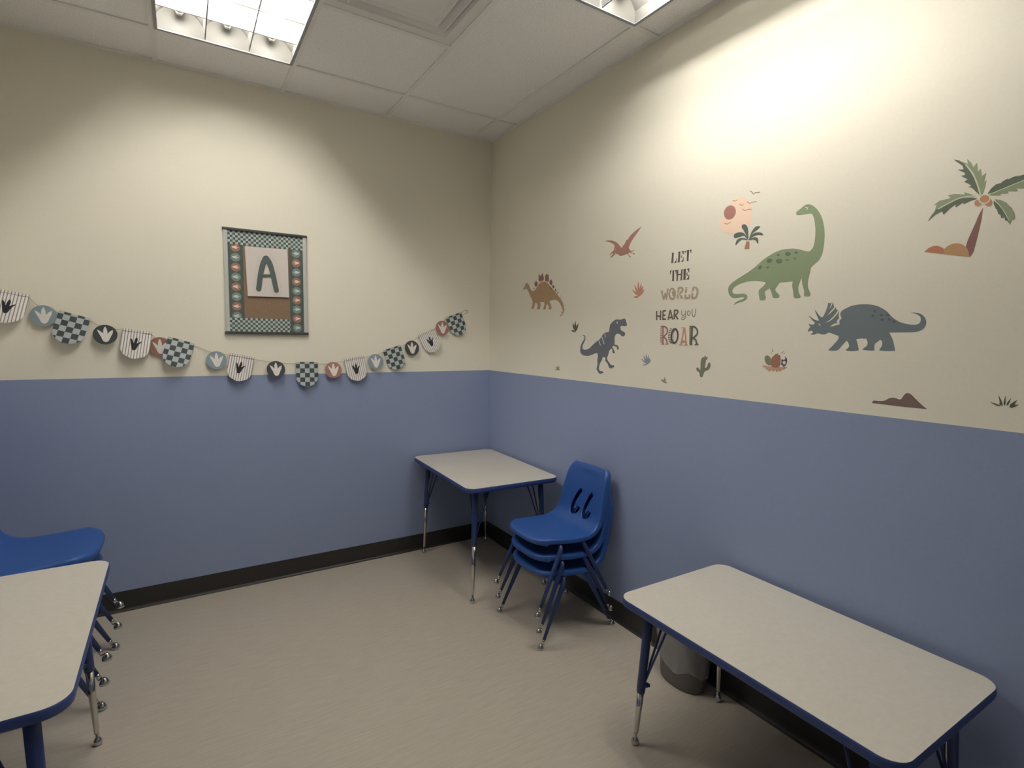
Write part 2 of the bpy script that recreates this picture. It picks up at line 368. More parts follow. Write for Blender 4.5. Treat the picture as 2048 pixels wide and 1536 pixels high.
# ------------------------------------------------------------ stacking chairs
def make_shell():
    # side profile: x forward, z up, half width
    S = [(.186, .320, .156, .0), (.197, .323, .158, .05), (.204, .334, .160, .5), (.201, .346, .163, .85), (.189, .3525, .166, 1), (.165, .3545, .169, 1), (.13, .353, .173, 1), (.08, .349, .178, 1), (.02, .344, .184, 1), (-.04, .341, .187, 1),
         (-.085, .343, .187, 1), (-.118, .352, .184, 1), (-.144, .369, .180, 1), (-.162, .394, .177, 1), (-.176, .43, .175, 1), (-.188, .48, .171, 1), (-.199, .53, .164, 1),
         (-.211, .570, .160, 1), (-.220, .595, .156, 1), (-.227, .614, .150, .95), (-.233, .628, .142, .8), (-.239, .637, .133, .6), (-.246, .640, .126, .32), (-.252, .637, .122, .12)]
    U = [-1, -.97, -.9, -.75, -.5, -.25, 0, .25, .5, .75, .9, .97, 1]
    bm = bmesh.new(); rows = []
    for i, (x, z, hw, rim) in enumerate(S):
        a = S[max(i-1, 0)]; b = S[min(i+1, len(S)-1)]
        d = Vector((b[0]-a[0], 0, b[1]-a[1])).normalized(); n = Vector((-d.z, 0, d.x))   # seat normal
        if n.z < 0 and i < 12: n = -n
        if i >= 12: n = Vector((abs(d.z), 0, abs(d.x) if d.z > 0 else -abs(d.x)))
        f = min(max((i-11)/4, 0), 1)*(1 if i < 19 else .6)
        row = []; wf = .048*(1, 1, 1, 1, .92, .7, .4, .12)[i] if i < 8 else 0
        # rim skirt
        sn = Vector((0, 0, 1)) if i < 4 else (Vector((1, 0, 0)) if i > 18 else n)
        skirt = lambda s: [Vector((x, s*(hw+.004), z)) - sn*.025*rim, Vector((x, s*(hw+.003), z)) - sn*.012*rim]
        row += skirt(-1)
        for u in U:
            dish = -.007*(1-u*u)*(1 if rim == 1 else .3)
            edge = -.0035*max(0, (abs(u)-.88)/.12)**2
            row.append(Vector((x, u*hw, z)) + n*(dish+edge) + Vector((.009*f*u*u, 0, 0)))
        row += skirt(1)[::-1]
        row = [p-Vector((wf*min(1, abs(p.y)/hw)**5, 0, 0)) for p in row]
        rows.append([bm.verts.new(p) for p in row])
    m = len(rows[0])
    for a, b in zip(rows, rows[1:]):
        for k in range(m-1): bm.faces.new([a[k], b[k], b[k+1], a[k+1]])
    me = bpy.data.meshes.new('shell'); bm.to_mesh(me); bm.free()
    tmp = bpy.data.objects.new('shell_tmp', me); C.objects.link(tmp)
    so = tmp.modifiers.new('solid', 'SOLIDIFY'); so.thickness = .005; so.offset = 0
    sb = tmp.modifiers.new('sub', 'SUBSURF'); sb.levels = 2; sb.render_levels = 2
    # the two comma shaped hand holes
    cut = bmesh.new()
    for path in ([(-.017, .506), (-.036, .485), (-.054, .444), (-.060, .405), (-.045, .388), (-.020, .397), (-.012, .418)],
                 [(.079, .506), (.062, .485), (.044, .444), (.038, .405), (.053, .388), (.077, .397), (.083, .418)]):
        q = smooth_open(path, 4); n = len(q); L, R = [], []
        V = [Vector(p) for p in q]
        for i, p in enumerate(V):
            d = (V[min(i+1, n-1)]-V[max(i-1, 0)]).normalized(); nn = Vector((-d.y, d.x)); r = (.0118+.003*(i/(n-1))**3)*(.7 if i in (0, n-1) else 1)
            L.append(p+nn*r); R.append(p-nn*r)
        rings = []
        for i in range(n):
            rings.append([cut.verts.new((X, p.x, p.y)) for X, p in ((-.30, L[i]), (-.30, R[i]), (-.10, R[i]), (-.10, L[i]))])
        for a, b in zip(rings, rings[1:]):
            for k in range(4): cut.faces.new([a[k], a[(k+1) % 4], b[(k+1) % 4], b[k]])
        cut.faces.new(rings[0][::-1]); cut.faces.new(rings[-1])
    bmesh.ops.recalc_face_normals(cut, faces=cut.faces[:])
    cme = bpy.data.meshes.new('cut'); cut.to_mesh(cme); cut.free(); co = bpy.data.objects.new('cut_tmp', cme); C.objects.link(co)
    bo = tmp.modifiers.new('bool', 'BOOLEAN'); bo.operation = 'DIFFERENCE'; bo.object = co; bo.solver = 'EXACT'
    bpy.context.view_layer.update()
    out = bpy.data.meshes.new_from_object(tmp.evaluated_get(bpy.context.evaluated_depsgraph_get()))
    bpy.data.objects.remove(tmp); bpy.data.objects.remove(co)
    for p in out.polygons: p.use_smooth = True
    out.name = 'seat_shell'
    return out
SHELL = make_shell()
def make_chair():
    t = empty('stacking_chair')
    sh = link('seat_shell', SHELL, M_shell, t)
    for side in (-1, 1):
        for fr in (1, -1):
            topx = .075 if fr > 0 else -.050
            top = Vector((topx, side*.150, .318)); ft = Vector((fr*.225, side*.200, 0))
            kn = Vector((topx+fr*.012, side*.186, .292)); at = lambda z: ft+(kn-ft)*(z/.292)
            bm = bmesh.new(); tube(bm, [top+Vector((-fr*.01, -side*.012, .002)), Vector((topx+fr*.003, side*.168, .316)), Vector((topx+fr*.008, side*.181, .306)), kn, at(.25), at(.16), at(.042)], [.009, .0105, .012, .0125, .0125, .0105, .0078], 12)
            leg = obj('leg', bm, M_blueleg, t, smooth=True)
            bm = bmesh.new(); tube(bm, [at(.046), at(.022)], [.0072, .0072], 12)
            lathe(bm, [(.004, .026), (.0075, .022), (.0125, .014), (.0150, .007), (.0140, .002), (.010, 0)], 16, ft)
            obj('glide', bm, M_chrome, leg, smooth=True)
        bm = bmesh.new(); tube(bm, [(.075, side*.150, .318), (.0, side*.145, .321), (-.05, side*.150, .318)], .009, 10)
        obj('side_rail', bm, M_blueleg, t, smooth=True)
    for x in (.07, -.045):
        bm = bmesh.new(); tube(bm, [(x, -.150, .319), (x, 0, .316), (x, .150, .319)], .008, 10)
        obj('cross_rail', bm, M_blueleg, t, smooth=True)
    return t
ch0 = make_chair(); register(ch0)
def place(o, x, y, z, rz, s, label, group):
    o.location = (x, y, z); o.rotation_euler = (0, 0, rz); o.scale = (s, s, s); tag(o, label, 'chair', group)
G1 = 'blue chairs stacked by the corner table'; G2 = 'blue chairs stacked behind the left table'
names1 = ['blue plastic chair at the bottom of the stack beside the corner table', 'blue plastic chair in the middle of the stack beside the corner table', 'blue plastic chair with two comma shaped holes, topmost beside the corner table']
names2 = ['blue plastic chair at the bottom of the stack behind the left table', 'blue plastic chair in the middle of the stack behind the left table', 'blue plastic chair topmost of the stack behind the left table']
for i in range(3):
    o = ch0 if i == 0 else copy_tree(ch0)
    place(o, -.275-.012*i, -1.232, .083*i, PI+math.radians(-1.0), 1, names1[i], G1)
for i in range(3):
    o = copy_tree(ch0)
    place(o, -2.497+.012*i, -.640, .098*i, math.radians(-.5), 1.18, names2[i], G2)
    for c in KIDS[o.name]:
        if c.name.startswith('seat_shell'): c.scale = (.86, 1, 1.04); c.location = (.0286, 0, -.0135)
# ------------------------------------------------------------ waste bin
t = empty('waste_bin', (-.100, -1.935, 0)); tag(t, 'small grey waste bin with clear plastic liner under the right table', 'waste bin')
M_bin = mat('grey_bin_plastic', srgb(104, 101, 97), .45)
bm = bmesh.new(); prof = [(.92, 0), (.96, .004), (1.0, .03), (1.08, .16), (1.17, .295), (1.19, .30), (1.16, .30), (1.12, .29), (1.02, .14), (.94, .02), (.90, .012)]
lathe(bm, [(r*.07, z) for r, z in prof], 40, sx=1, sy=1.55, power=2.2)
obj('body', bm, M_bin, t, smooth=True)
M_liner = mat('clear_liner', srgb(205, 205, 205), .18, alpha=.38, bump=1.0, bscale=35)
bm = bmesh.new(); n = 72; rings = []
for k, z in enumerate([.302, .305, .30, .27, .23, .19, .15, .11, .085]):
    ring = []
    for i in range(n):
        a = 2*PI*i/n; c, s = math.cos(a), math.sin(a); c = math.copysign(abs(c)**(2/2.2), c); s = math.copysign(abs(s)**(2/2.2), s)
        base_r = .07*(.97+.72*z)+(.001, .0045, .0075, .008, .007, .006, .005, .005, .006)[k]-(.006 if k == 0 else 0)
        wv = .0022*math.sin(a*9+z*30)+.0018*math.sin(a*17-z*55)
        rr = base_r+wv*(1 if k > 1 else .2); zz = z+(.012*math.sin(a*5+1) if k == 8 else 0)
        ring.append(bm.verts.new((rr*c, rr*s*1.55, zz)))
    rings.append(ring)
for a, b in zip(rings, rings[1:]):
    for i in range(n): bm.faces.new([a[i], a[(i+1) % n], b[(i+1) % n], b[i]])
obj('liner', bm, M_liner, t, smooth=True)
DECALS = {
 'brachiosaurus': [
  ('body', [
   ('green','p',0,(-22654,19565,-22687,19634,-22793,19689,-22896,19758,-22985,19800,-23092,19799,-23215,19745,-23356,19623,-23485,19452,-23584,19259,-23656,19044,-23706,18803,-23729,18568,-23726,18307,-23703,18077,-23656,17908,-23591,17784,-23480,17678,-23366,17587,-23317,17517,-23304,17384,-23269,17223,-23245,17030,-23262,16848,-23316,16724,-23363,16601,-23357,16541,-23252,16523,-23144,16539,-23124,16616,-23123,16737,-23058,16924,-23027,17078,-22994,17217,-22948,17054,-22904,16905,-22914,16751,-22962,16626,-23011,16547,-22992,16502,-22819,16496,-22754,16531,-22731,16640,-22705,16796,-22664,16954,-22679,17113,-22428,17103,-22181,17101,-22104,16996,-22026,16891,-22031,16811,-22122,16710,-22200,16626,-22182,16548,-22065,16533,-21945,16562,-21904,16660,-21851,16808,-21786,16918,-21668,16868,-21601,16808,-21607,16711,-21649,16595,-21637,16499,-21515,16479,-21407,16505,-21372,16628,-21337,16793,-21366,16906,-21485,16995,-21578,17085,-21615,17162,-21400,17219,-21147,17260,-20890,17261,-20630,17226,-20405,17159,-20236,17070,-20164,16955,-20190,16851,-20310,16802,-20542,16795,-20732,16782,-20841,16709,-20854,16608,-20784,16528,-20637,16468,-20448,16427,-20239,16345,-20349,16466,-20518,16535,-20687,16584,-20721,16639,-20588,16657,-20397,16634,-20182,16653,-20036,16775,-19966,16952,-19978,17106,-20089,17235,-20316,17370,-20576,17499,-20832,17625,-21010,17722,-21219,17864,-21423,18020,-21693,18164,-21959,18273,-22189,18321,-22418,18321,-22644,18301,-22868,18240,-23057,18167,-23197,18128,-23270,18157,-23340,18243,-23382,18385,-23398,18589,-23395,18825,-23362,19065,-23313,19279,-23257,19407,-23203,19461,-23067,19472,-22883,19477,-22727,19497,-22662,19533)),
   ('dkgreen','p',0,(-21400,17817,-21414,17798,-21419,17775,-21414,17748,-21401,17723,-21380,17701,-21354,17685,-21327,17678,-21301,17680,-21279,17690,-21265,17709,-21260,17733,-21265,17759,-21278,17785,-21299,17807,-21325,17823,-21353,17830,-21379,17828)),
   ('dkgreen','p',0,(-21710,17722,-21708,17708,-21700,17696,-21687,17688,-21672,17685,-21655,17686,-21639,17693,-21625,17704,-21616,17717,-21612,17732,-21614,17746,-21622,17758,-21634,17766,-21650,17769,-21667,17767,-21683,17760,-21697,17750,-21706,17736)),
   ('dkgreen','p',0,(-21823,17994,-21828,17967,-21819,17940,-21798,17917,-21766,17900,-21729,17891,-21689,17892,-21653,17902,-21624,17921,-21606,17945,-21602,17973,-21611,18000,-21632,18023,-21664,18040,-21702,18049,-21741,18048,-21777,18037,-21806,18019)),
   ('dkgreen','p',0,(-22235,17894,-22230,17865,-22209,17841,-22177,17825,-22136,17819,-22092,17824,-22049,17839,-22014,17863,-21990,17892,-21980,17924,-21986,17953,-22007,17977,-22040,17993,-22081,17999,-22125,17993,-22167,17978,-22202,17954,-22226,17925)),
   ('dkgreen','p',0,(-22108,18135,-22106,18120,-22097,18108,-22084,18100,-22066,18097,-22048,18099,-22030,18106,-22015,18118,-22004,18132,-22000,18148,-22003,18163,-22011,18175,-22025,18183,-22042,18186,-22061,18184,-22079,18176,-22094,18165,-22104,18150)),
   ('dkgreen','p',0,(-22537,18121,-22532,18097,-22516,18077,-22489,18063,-22456,18059,-22419,18063,-22385,18076,-22356,18096,-22336,18121,-22328,18148,-22333,18172,-22350,18193,-22377,18206,-22410,18210,-22446,18206,-22481,18192,-22510,18172,-22529,18148)),
   ('dkgreen','p',0,(-22492,17905,-22489,17896,-22478,17889,-22461,17885,-22440,17884,-22418,17886,-22396,17892,-22378,17901,-22366,17910,-22362,17920,-22365,17929,-22376,17937,-22393,17941,-22414,17942,-22437,17939,-22458,17933,-22476,17925,-22488,17915)),
   ('dkgreen','p',0,(-22806,18133,-22803,18120,-22792,18110,-22776,18103,-22756,18101,-22734,18103,-22713,18111,-22695,18122,-22683,18135,-22679,18149,-22682,18163,-22692,18173,-22708,18180,-22729,18182,-22751,18179,-22772,18172,-22789,18161,-22801,18147)),
   ('dkgreen','p',0,(-22755,17933,-22753,17923,-22745,17916,-22733,17911,-22717,17910,-22701,17912,-22685,17917,-22672,17925,-22663,17934,-22660,17944,-22662,17953,-22670,17960,-22682,17965,-22697,17967,-22714,17965,-22730,17959,-22743,17952,-22752,17942)),
   ('cream','s',0.0021,(-22984,19720,-23047,19695,-23062,19651,-23033,19621)),
  ]),
 ],
 'sunset': [
  ('cloud', [
   ('peach','p',0,(-19409,19641,-19386,19818,-19455,19909,-19595,19935,-19690,20038,-19718,20236,-19827,20418,-19976,20556,-20204,20625,-20432,20610,-20624,20520,-20762,20361,-20848,20148,-20860,19951,-20857,19692,-20831,19500,-20690,19393,-20547,19285,-20323,19237,-20052,19240,-19772,19301,-19523,19416)),
  ]),
  ('sun', [
   ('rose','p',0,(-20120,19997,-20071,19918,-19996,19864,-19905,19840,-19808,19851,-19718,19894,-19644,19966,-19597,20058,-19582,20157,-19602,20253,-19653,20332,-19729,20386,-19822,20408,-19918,20395,-20007,20350,-20079,20278,-20125,20188,-20139,20091)),
  ]),
  ('bird', [
   ('brown','s',0.0029,(-19955,20577,-20093,20538,-20188,20562)),
  ]),
  ('bird', [
   ('brown','s',0.0029,(-20295,20374,-20382,20307,-20479,20320)),
  ]),
  ('bird', [
   ('brown','s',0.0028,(-20631,20404,-20740,20307,-20855,20332,-21037,20314)),
  ]),
  ('bird', [
   ('brown','s',0.0028,(-20421,20150,-20558,20065,-20686,20089,-20842,20062)),
  ]),
  ('bird', [
   ('brown','s',0.003,(-19634,19740,-19750,19679,-19926,19724)),
  ]),
  ('bird', [
   ('brown','s',0.0028,(-20726,20784,-20832,20719,-20881,20634,-20943,20678,-21160,20646)),
  ]),
 ],
 'small_palm': [
  ('trunk', [
   ('redbrown','P',0,(-20609,18556,-20639,18675,-20685,18850,-20816,18831,-20834,18714,-20834,18526)),
  ]),
  ('leaf', [
   ('palmdk','p',0,(-20757,18889,-20672,19067,-20547,19285,-20444,19434,-20451,19516,-20532,19542,-20648,19483,-20732,19321,-20764,19086,-20779,18886)),
  ]),
  ('leaf', [
   ('palmdk','p',0,(-20794,18884,-20855,19104,-20955,19268,-21076,19361,-21238,19344,-21247,19300,-21138,19222,-20998,19147,-20877,19035,-20813,18881)),
  ]),
  ('leaf', [
   ('palmdk','p',0,(-20678,18967,-20559,19084,-20371,19063,-20180,19048,-20107,19103,-20113,19186,-20207,19246,-20398,19249,-20553,19184,-20673,19050,-20748,18924)),
  ]),
  ('leaf', [
   ('palmdk','p',0,(-20757,18883,-20682,18900,-20492,18945,-20344,18866,-20216,18750,-20200,18837,-20262,18962,-20374,19012,-20526,19006,-20679,18950)),
  ]),
  ('leaf', [
   ('palmdk','p',0,(-20810,18931,-20930,19076,-21090,19126,-21288,19094,-21391,19020,-21383,18973,-21222,19015,-21043,19010,-20901,18950,-20832,18878)),
  ]),
  ('leaf', [
   ('palmdk','p',0,(-20812,18898,-20973,18955,-21101,18943,-21195,18857,-21212,18693,-21169,18699,-21090,18824,-20960,18876,-20832,18862)),
  ]),
 ],
 'stegosaurus': [
  ('body', [
   ('ochre','p',0,(-4488,18150,-4564,18218,-4659,18296,-4694,18409,-4789,18464,-4923,18470,-5039,18423,-5138,18311,-5237,18179,-5354,18046,-5508,17942,-5657,17912,-5804,17932,-5929,18016,-6035,18110,-6158,18233,-6298,18324,-6474,18380,-6685,18413,-6842,18410,-6999,18371,-7174,18294,-7349,18172,-7522,18050,-7693,17940,-7864,17811,-8033,17683,-8201,17556,-8335,17432,-8484,17318,-8600,17206,-8733,17065,-8834,16908,-8886,16772,-8923,16637,-8912,16504,-8838,16373,-8700,16263,-8495,16188,-8651,16303,-8757,16433,-8784,16566,-8732,16683,-8630,16841,-8480,17001,-8315,17125,-8117,17203,-7919,17227,-7687,17206,-7436,17160,-7507,17068,-7578,16966,-7661,16825,-7655,16707,-7589,16670,-7402,16687,-7366,16758,-7398,16816,-7308,16939,-7255,16981,-7153,16966,-7089,16829,-7058,16720,-7007,16696,-6780,16711,-6812,16790,-6895,16918,-6908,17037,-6887,17128,-6869,17149,-6659,17150,-6463,17160,-6418,17142,-6485,17037,-6490,16915,-6424,16756,-6389,16726,-6118,16731,-6099,16769,-6168,16868,-6164,16991,-6051,17119,-5921,17166,-5852,17046,-5802,16904,-5713,16780,-5452,16805,-5431,16847,-5540,16957,-5592,17079,-5606,17223,-5526,17372,-5371,17547,-5213,17744,-5055,17942,-4917,18077,-4819,18115,-4665,18095,-4569,18055,-4502,18085)),
   ('ochre','t',0.0041,(-8534,17267,-8574,17485)),
   ('ochre','t',0.0041,(-8569,17208,-8645,17280)),
   ('ochre','t',0.0041,(-8684,17087,-8760,17178)),
   ('ochre','t',0.0041,(-8769,16949,-8844,17041)),
   ('ochre','t',0.0041,(-8853,16812,-8989,16938)),
   ('ochre','t',0.004,(-8908,16609,-9077,16669)),
   ('ochre','t',0.0041,(-8727,16396,-8562,16555)),
   ('ochre','t',0.0041,(-8621,16255,-8489,16365)),
   ('dkochre','s',0.005,(-6914,18345,-7002,18308)),
   ('dkochre','s',0.0055,(-7041,18166,-7094,18142)),
   ('dkochre','s',0.0059,(-7387,18041,-7713,17860)),
  ]),
  ('back_plate', [
   ('plum','P',0,(-5787,18446,-5880,18398,-5894,18519,-5948,18525,-6078,18443,-6146,18356,-6103,18258,-5961,18146,-5849,18216,-5783,18324)),
  ]),
  ('back_plate', [
   ('plum','P',0,(-6242,18925,-6333,18866,-6461,18773,-6529,18847,-6613,18960,-6706,18811,-6799,18643,-6770,18486,-6612,18469,-6348,18441,-6237,18551,-6220,18714)),
  ]),
  ('back_plate', [
   ('plum','P',0,(-6910,18733,-6985,18785,-7084,18875,-7173,18788,-7257,18819,-7313,18676,-7336,18517,-7290,18383,-7188,18362,-6945,18451,-6915,18593)),
  ]),
  ('back_plate', [
   ('plum','P',0,(-7391,18414,-7491,18425,-7572,18506,-7626,18414,-7693,18389,-7708,18251,-7621,18102,-7466,18192,-7389,18277)),
  ]),
  ('back_plate', [
   ('plum','P',0,(-7752,18150,-7837,18105,-7915,18041,-7908,17963,-7844,17910,-7725,17977,-7689,18057)),
  ]),
  ('back_plate', [
   ('plum','P',0,(-7978,17842,-8058,17894,-8126,17812,-8124,17696,-8015,17742)),
  ]),
  ('back_plate', [
   ('plum','P',0,(-8214,17652,-8276,17715,-8321,17645,-8265,17571,-8200,17595)),
  ]),
  ('back_plate', [
   ('plum','P',0,(-5681,18085,-5732,18112,-5782,18047,-5728,17989,-5683,18013)),
  ]),
 ],
 'tyrannosaurus': [
  ('body', [
   ('slate','p',0,(-13973,15965,-14045,15930,-14091,15840,-14137,15741,-14175,15652,-14158,15607,-14062,15574,-13921,15582,-13750,15588,-13710,15528,-13722,15448,-13760,15368,-13862,15328,-13963,15287,-14050,15228,-14054,15148,-14015,15079,-13932,15049,-13832,15058,-13743,15118,-13640,15178,-13509,15188,-13408,15168,-13353,15107,-13299,15005,-13305,14863,-13320,14741,-13301,14639,-13420,14605,-13522,14602,-13583,14543,-13646,14433,-13628,14382,-13518,14369,-13500,14440,-13468,14520,-13365,14528,-13231,14556,-13172,14535,-13130,14472,-13222,14413,-13286,14313,-13355,14223,-13336,14181,-13203,14183,-13156,14248,-13198,14290,-13134,14391,-13059,14399,-12929,14293,-12888,14178,-12848,14073,-12792,13947,-12772,13863,-12831,13772,-12957,13663,-13082,13556,-13203,13541,-13292,13545,-13338,13497,-13282,13432,-13208,13418,-13182,13355,-13075,13380,-12970,13384,-12889,13494,-12807,13615,-12680,13713,-12610,13773,-12637,13857,-12625,13920,-12516,13940,-12408,13911,-12382,13805,-12308,13697,-12218,13587,-12176,13479,-12149,13371,-12137,13275,-12236,13196,-12363,13171,-12473,13168,-12522,13107,-12430,13070,-12321,13042,-12244,13016,-12130,13072,-12046,13174,-11963,13233,-11973,13362,-12013,13556,-11994,13768,-12027,13960,-11990,14087,-11940,14138,-11748,14100,-11522,14028,-11260,13965,-10991,13956,-10751,13991,-10574,14085,-10506,14216,-10521,14371,-10556,14527,-10653,14683,-10768,14816,-10842,14926,-10845,15013,-10774,15079,-10672,15061,-10688,15089,-10789,15118,-10893,15079,-10941,14992,-10926,14861,-10841,14707,-10744,14574,-10705,14442,-10737,14332,-10909,14293,-11111,14320,-11309,14389,-11469,14501,-11660,14633,-11880,14764,-12099,14872,-12250,14999,-12340,15105,-12460,15199,-12642,15261,-12808,15281,-12865,15353,-12889,15496,-12927,15660,-13027,15750,-13186,15859,-13359,15920,-13533,15922,-13692,15908,-13847,15945)),
   ('greycream','s',0.0047,(-12069,14819,-12223,14558)),
   ('greycream','s',0.0047,(-12312,15031,-12516,14626)),
   ('greycream','s',0.0046,(-12528,15192,-12593,14981)),
   ('greycream','s',0.0054,(-13481,15803,-13439,15763,-13485,15716)),
  ]),
 ],
 'pterosaur': [
  ('body', [
   ('brick','p',0,(-12318,20079,-12508,20076,-12734,20051,-12959,19993,-13182,19899,-13332,19791,-13481,19659,-13600,19550,-13712,19640,-13829,19745,-13911,19842,-13926,19900,-14046,19914,-14127,20015,-14291,20121,-14488,20220,-14682,20307,-14940,20381,-14784,20231,-14627,20092,-14468,19951,-14339,19827,-14244,19710,-14164,19589,-14125,19487,-14191,19381,-14280,19310,-14431,19314,-14571,19324,-14466,19286,-14333,19260,-14266,19240,-14386,19200,-14506,19166,-14548,19108,-14475,19106,-14405,19162,-14285,19194,-14181,19239,-14080,19203,-14135,19124,-14258,19049,-14271,18994,-14192,19004,-14155,19073,-14066,19132,-14012,19188,-13822,19163,-13611,19147,-13468,19175,-13375,19255,-13247,19284,-13165,19336,-13067,19244,-12887,19153,-12775,19159,-12865,19231,-12960,19332,-12968,19393,-12823,19324,-12696,19259,-12766,19356,-12910,19451,-13018,19499,-13051,19594,-13083,19690,-13042,19782,-12891,19878,-12663,19973)),
   ('peach','s',0.0028,(-13155,19556,-13182,19515)),
  ]),
 ],
 'red_plant': [
  ('leaves', [
   ('coral','p',0,(-14958,17013,-14817,17172,-14681,17277,-14440,17394,-14596,17217,-14741,17118)),
   ('coral','p',0,(-14958,17013,-14878,17242,-14782,17411,-14580,17636,-14667,17384,-14775,17217)),
   ('coral','p',0,(-14958,17013,-14970,17282,-14942,17489,-14832,17783,-14818,17491,-14858,17282)),
   ('coral','p',0,(-14958,17013,-15054,17237,-15091,17416,-15073,17680,-14968,17439,-14943,17257)),
   ('coral','p',0,(-14958,17013,-15100,17181,-15173,17321,-15209,17540,-15055,17360,-14993,17216)),
   ('coral','p',0,(-14958,17013,-15125,17108,-15222,17198,-15298,17357,-15119,17257,-15032,17161)),
   ('coral','p',0,(-14958,17013,-14812,17051,-14703,17054,-14560,17005,-14722,16962,-14828,16969)),
  ]),
 ],
 'blue_plant': [
  ('leaves', [
   ('steel','p',0,(-15652,13706,-15528,13821,-15415,13896,-15222,13974,-15359,13847,-15478,13777)),
   ('steel','p',0,(-15652,13706,-15585,13872,-15510,13991,-15360,14145,-15434,13963,-15516,13846)),
   ('steel','p',0,(-15652,13706,-15648,13892,-15621,14031,-15534,14222,-15538,14020,-15574,13881)),
   ('steel','p',0,(-15652,13706,-15712,13869,-15733,13996,-15715,14178,-15649,14002,-15637,13874)),
   ('steel','p',0,(-15652,13706,-15745,13819,-15793,13912,-15816,14054,-15714,13932,-15674,13837)),
   ('steel','p',0,(-15652,13706,-15765,13773,-15832,13836,-15887,13944,-15765,13872,-15705,13806)),
   ('steel','p',0,(-15652,13706,-15537,13713,-15454,13700,-15346,13648,-15472,13639,-15554,13658)),
  ]),
 ],
 'sprig': [
  ('leaves', [
   ('moss','p',0,(-16738,12897,-16700,12971,-16652,13016,-16550,13056,-16592,12974,-16646,12933)),
   ('moss','p',0,(-16738,12897,-16733,12966,-16707,13010,-16632,13055,-16637,12979,-16670,12938)),
   ('moss','p',0,(-16738,12897,-16790,12995,-16807,13072,-16786,13183,-16729,13077,-16720,12999)),
   ('moss','p',0,(-16738,12897,-16818,12948,-16859,12996,-16880,13080,-16793,13025,-16758,12974)),
   ('moss','p',0,(-16738,12897,-16817,12880,-16875,12886,-16950,12927,-16865,12945,-16808,12934)),
  ]),
 ],
 'green_plant': [
  ('leaves', [
   ('leafdk','p',0,(-10032,15288,-9919,15368,-9813,15403,-9629,15401,-9753,15313,-9865,15287)),
   ('leafdk','p',0,(-10032,15288,-10000,15488,-9931,15634,-9749,15826,-9782,15608,-9866,15464)),
   ('leafdk','p',0,(-10032,15288,-10093,15509,-10094,15678,-10006,15919,-9938,15681,-9953,15510)),
   ('leafdk','p',0,(-10032,15288,-10189,15448,-10266,15580,-10290,15784,-10119,15614,-10056,15478)),
   ('leafdk','p',0,(-10032,15288,-10159,15392,-10213,15481,-10204,15624,-10065,15514,-10026,15421)),
  ]),
 ],
 'tiny_plant': [
  ('leaves', [
   ('moss','p',0,(-8445,13002,-8336,13035,-8246,13042,-8111,13017,-8231,12980,-8322,12979)),
   ('moss','p',0,(-8445,13002,-8420,13094,-8373,13156,-8254,13226,-8280,13125,-8337,13066)),
   ('moss','p',0,(-8445,13002,-8491,13115,-8496,13200,-8445,13318,-8394,13196,-8399,13111)),
   ('moss','p',0,(-8445,13002,-8541,13073,-8586,13134,-8596,13230,-8492,13153,-8456,13091)),
   ('moss','p',0,(-8445,13002,-8545,12995,-8614,13007,-8693,13057,-8585,13065,-8519,13047)),
  ]),
 ],
 'dark_grass': [
  ('leaves', [
   ('leafdk','p',0,(-28801,13190,-28737,13241,-28568,13285,-28727,13195)),
   ('leafdk','p',0,(-28845,13188,-28837,13294,-28742,13496,-28791,13267)),
   ('leafdk','p',0,(-28801,13194,-28805,13230,-28777,13299,-28782,13221)),
   ('leafdk','p',0,(-28884,13208,-28905,13293,-28886,13493,-28865,13294)),
   ('leafdk','p',0,(-28933,13221,-28975,13277,-29010,13446,-28938,13300)),
   ('leafdk','p',0,(-28991,13190,-29056,13228,-29139,13402,-29015,13280)),
   ('leafdk','p',0,(-28999,13182,-29063,13182,-29177,13282,-29043,13243)),
  ]),
 ],
 'mound': [
  ('hill', [
   ('maroon','p',0,(-25602,12922,-25633,12997,-25691,13011,-25832,13011,-25968,13046,-26077,13123,-26187,13160,-26277,13151,-26368,13120,-26422,13141,-26470,13239,-26529,13321,-26592,13345,-26669,13317,-26771,13220,-26907,13085,-27017,12986,-27121,12905,-26835,12903,-26405,12902,-25954,12915)),
  ]),
 ],
 'triceratops': [
  ('body', [
   ('bluegrey','p',0,(-24459,15762,-24414,15842,-24467,15967,-24581,16041,-24753,16121,-24953,16155,-25151,16161,-25347,16140,-25542,16086,-25709,15996,-25848,15887,-25962,15751,-26100,15631,-26259,15540,-26438,15486,-26612,15463,-26731,15498,-26773,15588,-26753,15701,-26663,15782,-26563,15820,-26488,15842,-26635,15831,-26759,15791,-26860,15698,-26917,15557,-26903,15417,-26816,15305,-26675,15249,-26455,15236,-26203,15236,-25946,15222,-26005,15119,-26066,14987,-26116,14811,-26153,14651,-25933,14636,-25719,14648,-25703,14683,-25763,14790,-25767,14924,-25709,14998,-25633,14922,-25556,14846,-25554,14680,-25529,14643,-25363,14644,-25207,14665,-25219,14702,-25312,14781,-25341,14888,-25296,15025,-25141,15033,-24985,15007,-25038,14853,-25087,14637,-24910,14607,-24703,14621,-24686,14652,-24770,14739,-24762,14848,-24696,14957,-24599,14846,-24488,14701,-24402,14619,-24125,14612,-24123,14638,-24267,14808,-24408,15002,-24410,15113,-24336,15167,-24177,15257,-24104,15418,-24346,15486,-24420,15516,-24413,15637,-24463,15699)),
